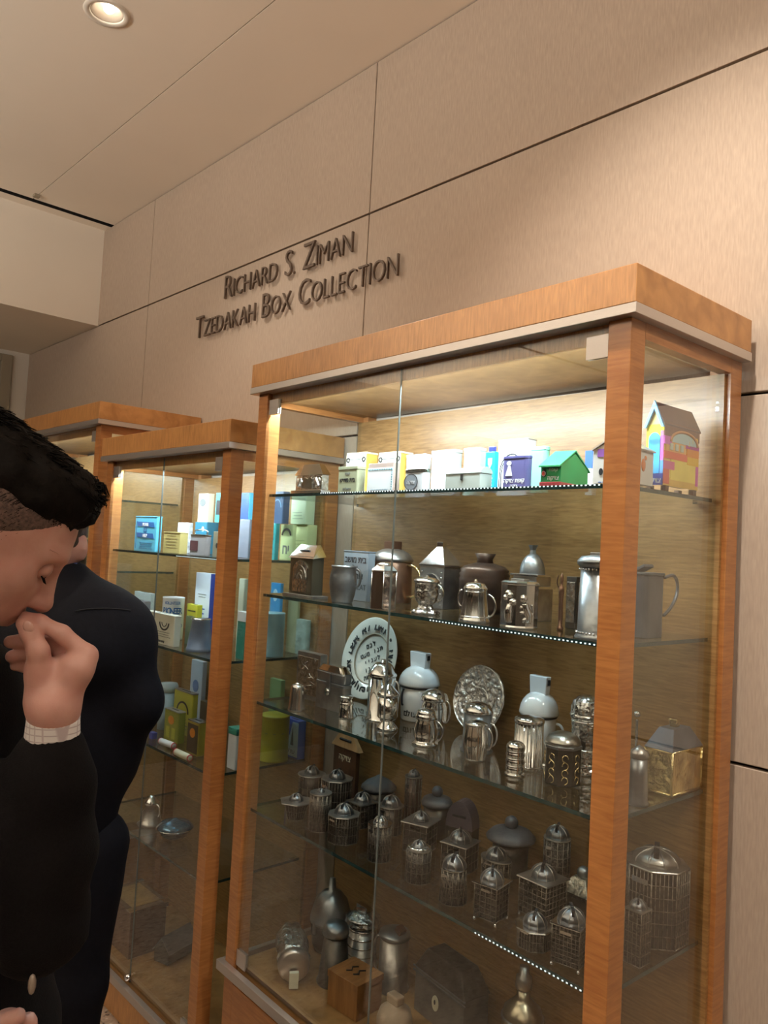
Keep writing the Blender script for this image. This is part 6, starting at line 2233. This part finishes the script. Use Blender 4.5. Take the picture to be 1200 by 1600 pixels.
# ---- head of the near man, in its own frame: X forward, Y to his left, Z up; origin between the ears
hp = [('e', (-.012, 0, .026), (.098, .077, .080)),
      ('e', (.025, 0, -.030), (.066, .062, .088), None, .03),
      ('e', (.050, 0, -.050), (.040, .045, .050), None, .03),
      ('e', (.056, 0, -.108), (.026, .026, .020), None, .03),
      ('c', (-.015, -.056, -.055), (.045, -.024, -.104), .020, .016, .03),
      ('c', (-.015, .056, -.055), (.045, .024, -.104), .020, .016, .03),
      ('c', (.078, -.028, .020), (.078, .028, .020), .011, .011, .016),
      ('c', (.068, -.045, .014), (.078, -.020, .022), .009, .010, .016),
      ('c', (.068, .045, .014), (.078, .020, .022), .009, .010, .016),
      ('e', (.060, -.040, -.022), (.020, .018, .018), None, .02),
      ('e', (.060, .040, -.022), (.020, .018, .018), None, .02),
      ('-e', (.094, -.032, .000), (.018, .017, .012), None, .014),
      ('-e', (.094, .032, .000), (.018, .017, .012), None, .014),
      ('c', (.086, 0, .010), (.108, 0, -.028), .0075, .010, .010),
      ('e', (.108, 0, -.032), (.011, .011, .010), None, .008),
      ('e', (.098, -.012, -.036), (.010, .007, .007), None, .006),
      ('e', (.098, .012, -.036), (.010, .007, .007), None, .006),
      ('c', (.088, -.020, -.060), (.096, 0, -.057), .005, .006, .008),
      ('c', (.088, .020, -.060), (.096, 0, -.057), .005, .006, .008),
      ('c', (.085, -.017, -.071), (.092, 0, -.070), .005, .0065, .008),
      ('c', (.085, .017, -.071), (.092, 0, -.070), .005, .0065, .008),
      ('c', (-.040, 0, -.040), (-.070, 0, -.150), .056, .060, .03)]
ear_l = []
for sg in (-1, 1):
    y = sg * .078
    hp += [('e', (-.018, y, -.020), (.016, .006, .028), None, .006)]
    for a0, a1, in ((-.6, .4), (.4, 1.4), (1.4, 2.4), (2.4, 3.4), (3.4, 4.2)):
        p0 = (-.020 + .018 * math.cos(a0 + .8), y + sg * .006, -.014 + .030 * math.sin(a0 + .8))
        p1 = (-.020 + .018 * math.cos(a1 + .8), y + sg * .006, -.014 + .030 * math.sin(a1 + .8))
        hp.append(('c', p0, p1, .0035, .0035, .004))


HEAD_PX, HEAD_T = (-15, 818), .93
org = pt(*HEAD_PX, HEAD_T)
Rv_, Fv_, Uv_ = Vector(CAM_R), Vector(CAM_F), Vector(CAM_U)


def head_matrix(org, yaw_away, pitch, roll=0.0):
    """facing to the picture's right, turned away from the camera by yaw, bowed by pitch"""
    up = Vector((0, 0, 1))
    right = Vector((CAM_R[0], CAM_R[1], 0)).normalized()
    away = Vector((CAM_F[0], CAM_F[1], 0)).normalized()
    x = (right * math.cos(yaw_away) + away * math.sin(yaw_away)).normalized()
    y = up.cross(x)
    x2 = x * math.cos(pitch) - up * math.sin(pitch)
    z2 = up * math.cos(pitch) + x * math.sin(pitch)
    M = Matrix((x2, y, z2)).transposed().to_4x4()
    M = M @ Matrix.Rotation(roll, 4, 'X')
    M.translation = org
    return M


HM = head_matrix(org, math.radians(24), math.radians(40))
man = thing('person', 'man with swept-up dark hair in a black jacket, head bowed, fingers at his lips', 'person', (org.x - .05, org.y - .06, 0))
inv = Matrix.Translation(-man.location)


def place(o, M):
    """keep a piece's world placement under the person's empty"""
    o.matrix_local = inv @ M
    return o


def W(px, py, t):
    p = pt(px, py, t)
    return np.array(p) - np.array(man.location)


# body: one continuous skin surface for head and neck, hand and forearm
hd = surface_net(field(hp, .012), (-.14, -.10, -.16), (.13, .10, .13), .0035, 'head', SKIN)
hd.parent = man
place(hd, HM)
for sg in (-1, 1):
    e = MB().ball((.0745, sg * .032, -.001), .0125, 16).build('eye', mat('eye_white', (.7, .66, .62), .2, coat=.8), man)
    place(e, HM)
    e = MB().ball((.0865, sg * .032, -.003), .0052, 12, sc=(.3, 1, 1)).build('iris', mat('brown_iris', (.03, .015, .008), .15), man)
    place(e, HM)
    # lowered upper lid with lashes
    lid = MB().ball((.0752, sg * .032, .0005), .0138, 18)
    place(lid.build('eyelid', SKIN, man), HM)
    ls = MB()
    for i in range(11):
        u = -1 + 2 * i / 10
        p = Vector((.0868 - .004 * abs(u), sg * .032 + .011 * u, -.0065))
        ls.tube([p, p + Vector((.007, .001 * u, -.004))], [.0009, .0003], 4)
        ls.tube([p, p + Vector((0, .0024, 0))], .0008, 4)
    o = ls.build('eyelashes', HAIR, man)
    o['kind'] = 'stuff'
    place(o, HM)
    eb = MB()
    for i in range(26):
        u = i / 25
        p = Vector((.088 - .020 * u * u, sg * (.014 + .036 * u), .019 + .006 * math.sin(u * 2.4)))
        eb.tube([p, p + Vector((.0, sg * .009, .0015 - .003 * u))], [.0007, .0002], 3)
    o = eb.build('eyebrow', HAIR, man)
    o['kind'] = 'stuff'
    place(o, HM)

# hair: close-clipped sides, long swept top standing up at the front
clip_f = field([('e', (-.016, 0, .026), (.1005, .0805, .0830)), ('-c', (.09, -.08, -.02), (.09, .08, -.02), .062, .062, .004), ('-c', (.02, -.12, -.085), (.02, .12, -.085), .050, .050, .004), ('-c', (-.018, -.12, -.022), (-.018, .12, -.022), .026, .026, .004)], .01)
o = surface_net(clip_f, (-.14, -.10, -.10), (.12, .10, .13), .004, 'clipped_hair', STUB)
o.parent = man
place(o, HM)


def hair_noise(G):
    return np.array([0.006 * noise.noise(Vector((p[0] * 30, p[1] * 75, p[2] * 75))) for p in G])


top_f = field([('e', (-.034, 0, .045), (.082, .084, .066)), ('e', (.018, 0, .060), (.056, .073, .056), None, .02), ('e', (.040, 0, .086), (.034, .056, .032), None, .02), ('c', (.056, -.036, .082), (.062, .032, .088), .015, .014, .02)], .02)
o = surface_net(top_f, (-.14, -.10, -.02), (.15, .10, .15), .005, 'swept_hair', HAIR, displace=hair_noise)
o.parent = man
place(o, HM)
st = MB()
random.seed(11)
for i in range(1500):
    u = random.random()
    x = -.10 + .150 * u
    a = random.uniform(-1.25, 1.25)
    ry, rz_ = .074 * (1 - .25 * u), .052 * (1 - .45 * u)
    base = Vector((x, ry * math.sin(a), .046 + .040 * u + rz_ * math.cos(a)))
    fw_ = .006 + .009 * random.random()
    lift = (.006 + .009 * random.random()) * (1.0 if abs(a) < .9 else .3)
    side = random.uniform(-.007, .007)
    d1 = Vector((fw_, side, lift * .7))
    d2 = Vector((fw_ * 1.9, side * 2.2, lift * (.9 if u < .7 else .1)))
    st.tube([base, base + d1, base + d2], [.0012, .0009, .0002], 3)
for i in range(260):
    # ragged fringe falling past the forehead
    y = random.uniform(-.050, .045)
    base = Vector((.050 + .018 * random.random(), y, .076 + .030 * random.random()))
    d = Vector((random.uniform(.004, .016), random.uniform(-.010, .010), random.uniform(-.010, .012)))
    st.tube([base, base + d * .6 + Vector((.003, 0, .002)), base + d], [.0013, .0009, .0002], 3)
o = st.build('hair_strands', HAIR, man)
o['kind'] = 'stuff'
place(o, HM)
sd = MB()
for i in range(900):
    a = random.uniform(-.2, 2.6)
    z = random.uniform(.000, .062)
    if z < .015 and a < .9:
        continue
    x = -.016 + .098 * math.cos(a)
    y = -.0795 * math.sin(abs(a)) * math.sqrt(max(.05, 1 - ((z - .03) / .0905) ** 2))
    p = Vector((-.016 + .0985 * math.cos(a) * math.sqrt(max(.05, 1 - ((z - .03) / .0905) ** 2)), y, z))
    if p.x > .066:
        continue
    dn = Vector((-.002, -.0018, -.007 * random.random() - .003))
    sd.tube([p, p + dn], [.0007, .0002], 3)
o = sd.build('side_hair', HAIR, man)
o['kind'] = 'stuff'
place(o, HM)

# right hand: palm, five fingers; thumb and forefinger meet at the lips
T0 = .93
wr = W(84, 1104, T0)
kn_i = W(136, 1024, T0 + .012)      # index knuckle, the bump on the right
kn_m = W(110, 1030, T0 + .036)
kn_r = W(84, 1036, T0 + .052)
kn_p = W(64, 1052, T0 + .060)
hand = []
hand.append(('c', wr, W(84, 1150, T0 + .004), .027, .028))
hand.append(('c', wr, W(120, 1045, T0 + .006), .026, .019))
hand.append(('c', wr, W(100, 1045, T0 + .018), .025, .018))
hand.append(('c', wr, W(78, 1050, T0 + .028), .024, .017))
hand.append(('c', W(66, 1090, T0), W(62, 1046, T0 - .004), .019, .017))       # ball of the thumb
hand.append(('c', W(120, 1045, T0 + .004), kn_i, .017, .0125))


def finger(pts, rs):
    for a, b, ra, rb in zip(pts, pts[1:], rs, rs[1:]):
        hand.append(('c', a, b, ra, rb, .006))


# forefinger: from the knuckle back up to the mouth
finger([kn_i, W(96, 990, T0 + .006), W(62, 972, T0 + .004), W(38, 964, T0 + .006)], [.0115, .0100, .0088, .0075])
# thumb: up from the heel of the hand, its nail towards the lips
finger([W(62, 1056, T0 - .006), W(60, 1018, T0 - .012), W(48, 990, T0 - .010), W(36, 974, T0 - .006)], [.0155, .0120, .0108, .0085])
# the other fingers curl behind, tips pointing left
finger([kn_m, W(84, 1004, T0 + .030), W(46, 1000, T0 + .026), W(16, 1003, T0 + .020)], [.0115, .0100, .0092, .0078])
finger([kn_r, W(70, 1020, T0 + .040), W(44, 1020, T0 + .034), W(18, 1026, T0 + .024)], [.0110, .0098, .0090, .0076])
finger([kn_p, W(56, 1040, T0 + .046), W(40, 1040, T0 + .040), W(24, 1040, T0 + .032)], [.0100, .0088, .0080, .0068])
hf = field(hand, .012)
allp = np.array([p[1] for p in hand] + [p[2] for p in hand])
surface_net(hf, allp.min(0) - .035, allp.max(0) + .035, .0026, 'hand', SKIN, man)
nl = W(44, 979, T0 - .0195)
n_o = MB().ball((0, 0, 0), .0062, 12, sc=(1.0, .35, 1.2)).build('thumbnail', mat('nail', (.62, .36, .30), .25, coat=.4), man)
n_o.location = nl
n_o.rotation_euler = (0, .5, math.atan2(CAM_F[1], CAM_F[0]) + math.pi / 2)

# shirt cuff and jacket
c0, c1 = W(84, 1118, T0 + .002), W(80, 1170, T0 + .006)


def sleeve(a, b, ra, rb, th, name, m, n=40, lip=True):
    a, b = Vector(a), Vector(b)
    d = (b - a)
    L = d.length
    Mx = d.to_track_quat('Z', 'Y').to_matrix().to_4x4()
    Mx.translation = a
    mb = MB()
    mb.lathe([(ra - th, L * .4), (ra - th, 0), (ra, 0), (ra, L * .15), (rb, L)], n, capt=False)
    mb.f = [f for f in mb.f if len(f) == 4]
    mb.mi, mb.sm = mb.mi[:len(mb.f)], mb.sm[:len(mb.f)]
    mb.move(Mx)
    return mb.build(name, m, man)


sleeve(W(84, 1116, T0 + .002), W(80, 1180, T0 + .006), .0300, .033, .002, 'shirt_cuff', CUFFM)
jk = [('c', W(82, 1176, T0 + .004), W(76, 1220, T0 + .010), .0365, .046),
      ('c', W(76, 1220, T0 + .010), W(74, 1330, T0 + .02), .046, .050),
      ('c', W(74, 1330, T0 + .02), W(60, 1450, T0 + .03), .050, .050),                  # forearm to elbow
      ('c', W(60, 1440, T0 + .03), W(-60, 1330, T0 - .02), .052, .060),
      ('c', W(-60, 1330, T0 - .02), W(-150, 1170, T0 - .03), .060, .070),                # upper arm to shoulder
      ('e', W(-120, 1420, T0 + .14), (.165, .165, .30)),
      ('e', W(-90, 1240, T0 + .16), (.16, .16, .17)),
      ('c', W(-150, 1170, T0 - .02), W(-20, 1130, T0 + .30), .07, .075),
      ('c', W(-60, 1080, T0 + .10), W(-50, 1140, T0 + .14), .075, .09),
      ('c', W(-120, 1650, T0 + .12), W(-120, 1800, T0 + .12), .17, .18)]


def folds(G):
    return np.array([0.0045 * noise.noise(Vector((p[0] * 9, p[1] * 9, p[2] * 22))) + .002 * noise.noise(Vector((p[0] * 30, p[1] * 30, p[2] * 40))) for p in G])


allp = np.array([np.array(p[1]) for p in jk])
surface_net(field(jk, .035), allp.min(0) - .24, allp.max(0) + .24, .011, 'jacket', SUIT, man, displace=folds)
# legs and shoes below the frame, so that he stands on the floor
pel = Vector(W(-120, 1800, T0 + .12))
fwd_m = Vector((CAM_R[0], CAM_R[1], 0)).normalized()
lat_m = Vector((-fwd_m.y, fwd_m.x, 0))
pz = pel.z
lg = [('e', (pel.x, pel.y, pz), (.16, .16, .14))]
for sg in (-1, 1):
    a = Vector((pel.x, pel.y, pz)) + lat_m * .09 * sg
    b = Vector((pel.x, pel.y, .50)) + lat_m * .10 * sg + fwd_m * .03
    c = Vector((pel.x, pel.y, .09)) + lat_m * .11 * sg
    lg += [('c', a, b, .095, .066), ('c', b, c, .066, .050)]
allp = np.array([np.array(p[1]) for p in lg] + [np.array(p[2]) for p in lg if p[0] == 'c'])
surface_net(field(lg, .03), allp.min(0) - .2, allp.max(0) + .2, .016, 'trousers', SUIT, man)
for sg in (-1, 1):
    c = Vector((pel.x, pel.y, 0)) + lat_m * .11 * sg
    sh = field([('e', c + Vector((0, 0, .05)), (.05, .05, .055)), ('c', c + Vector((0, 0, .036)) - fwd_m * .03, c + fwd_m * .17 + Vector((0, 0, .032)), .038, .030)], .02)
    surface_net(sh, np.array(c) - .26, np.array(c) + np.array((.26, .26, .16)), .010, 'shoe', mat('black_leather', (.01, .009, .008), .3), man)
# left hand, low at the corner of the picture, and a glint of a buckle beside it
lh0 = W(-20, 1640, T0 + .05)
hand2 = [('c', W(-60, 1680, T0 + .04), W(10, 1612, T0 + .05), .030, .026)]
for k, (x, y) in enumerate(((52, 1596), (50, 1612), (44, 1628), (36, 1642))):
    hand2.append(('c', W(14, 1606 + 12 * k, T0 + .05 + .006 * k), W(x - 8, y, T0 + .045), .011, .0095, .006))
    hand2.append(('c', W(x - 8, y, T0 + .045), W(x - 2, y + 22, T0 + .05), .0095, .008, .006))
hand2.append(('c', W(-6, 1604, T0 + .03), W(28, 1588, T0 + .03), .013, .010, .006))
allp = np.array([p[1] for p in hand2] + [p[2] for p in hand2])
surface_net(field(hand2, .012), allp.min(0) - .04, allp.max(0) + .04, .004, 'left_hand', SKIN, man)
jk2 = [('c', W(-60, 1680, T0 + .04), W(-200, 1760, T0 + .02), .045, .055)]
allp = np.array([p[1] for p in jk2] + [p[2] for p in jk2])
surface_net(field(jk2, .01), allp.min(0) - .08, allp.max(0) + .08, .010, 'left_sleeve', SUIT, man)
bk = MB().ball((0, 0, 0), .006, 10, sc=(.8, .8, 2.0)).build('jacket_button', mat('horn_button', (.22, .17, .13), .3, coat=.5), man)
bk.location = W(50, 1538, T0 - .02)

# ---- second visitor: seen from behind in dark navy
TB = 1.95
p2o = pt(95, 1100, TB)
lady = thing('person', 'person in dark navy with a blue collar edge, back turned, before the far case', 'person', (p2o.x, p2o.y, 0))


def W2(px, py, t):
    return np.array(pt(px, py, t)) - np.array(lady.location)


bd2 = [('e', W2(110, 1010, TB), (.20, .20, .14)),
       ('c', W2(55, 950, TB + .06), W2(185, 985, TB - .02), .085, .070),
       ('c', W2(180, 985, TB - .02), W2(208, 1095, TB - .02), .078, .064),                 # right upper arm
       ('c', W2(208, 1095, TB - .02), W2(180, 1190, TB + .05), .064, .050),
       ('c', W2(115, 1000, TB), W2(115, 1160, TB), .15, .140),
       ('c', W2(115, 1160, TB), W2(92, 1320, TB), .14, .125),
       ('c', W2(100, 905, TB + .01), W2(100, 940, TB), .055, .07)]


def folds2(G):
    return np.array([0.006 * noise.noise(Vector((p[0] * 7 + 3, p[1] * 7, p[2] * 9))) for p in G])


allp = np.array([np.array(p[1]) for p in bd2])
surface_net(field(bd2, .05), allp.min(0) - .22, allp.max(0) + .22, .012, 'shirt', NAVY, lady, displace=folds2)
def on_surface(prims, k, px, py, t0, base):
    f = field(prims, k)
    d = ray(px, py)
    t = t0
    for _ in range(60):
        q = CAM_POS + d * t - base
        e = f(q[None, :])[0]
        if e < .001:
            break
        t += e * .7
    return Vector(CAM_POS + d * t - base)


b2 = np.array(lady.location)
MB().tube([on_surface(bd2, .05, x, y, TB - .4, b2) for x, y in ((118, 955), (135, 952), (152, 951), (170, 951), (188, 952), (204, 954))], .0016, 6).build('yoke_seam', mat('seam_navy', (.001, .001, .002), .9), lady)
cl = [('c', W2(112, 884, TB + .0), W2(150, 930, TB - .03), .016, .006)]
allp = np.array([p[1] for p in cl] + [p[2] for p in cl])
surface_net(field(cl, .01), allp.min(0) - .03, allp.max(0) + .03, .005, 'collar', mat('blue_collar', (.045, .055, .16), .7), lady)
h2 = np.array(W2(82, 838, TB + .02))
hd2 = [('e', h2, (.090, .080, .110)), ('c', h2 + np.array((0, 0, -.08)), h2 + np.array((0, 0, -.18)), .055, .058), ('e', h2 + np.array((.07, .05, -.03)), (.014, .012, .028))]
surface_net(field(hd2, .02), h2 - .22, h2 + .16, .008, 'head', SKIN, lady)
surface_net(field([('e', h2 + np.array((.004, -.01, .022)), (.097, .088, .106))], .02), h2 - .15, h2 + .16, .008, 'hair', mat('brown_hair', (.035, .020, .012), .5, 0, .6, 200), lady, displace=hair_noise)
lgs = []
for dx in (-.075, .075):
    q = Vector(W2(90, 1320, TB)) + Vector((CAM_R[0], CAM_R[1], 0)).normalized() * dx
    lgs += [('c', tuple(q), (q.x, q.y, .50), .100, .066), ('c', (q.x, q.y, .50), (q.x, q.y, .08), .066, .050)]
allp = np.array([np.array(p[1]) for p in lgs] + [np.array(p[2]) for p in lgs])
surface_net(field(lgs, .03), allp.min(0) - .15, allp.max(0) + .15, .014, 'trousers', NAVY, lady, displace=folds2)
for dx in (-.075, .075):
    q = Vector(W2(90, 1320, TB)) + Vector((CAM_R[0], CAM_R[1], 0)).normalized() * dx
    c = Vector((q.x, q.y, 0))
    sh = field([('c', c + Vector((.04, -.02, .036)), c + Vector((-.10, .12, .032)), .038, .030), ('e', c + Vector((0, 0, .055)), (.05, .05, .05))], .02)
    surface_net(sh, np.array(c) - .26, np.array(c) + np.array((.26, .26, .16)), .010, 'shoe', mat('black_leather', (.01, .009, .008), .3), lady)
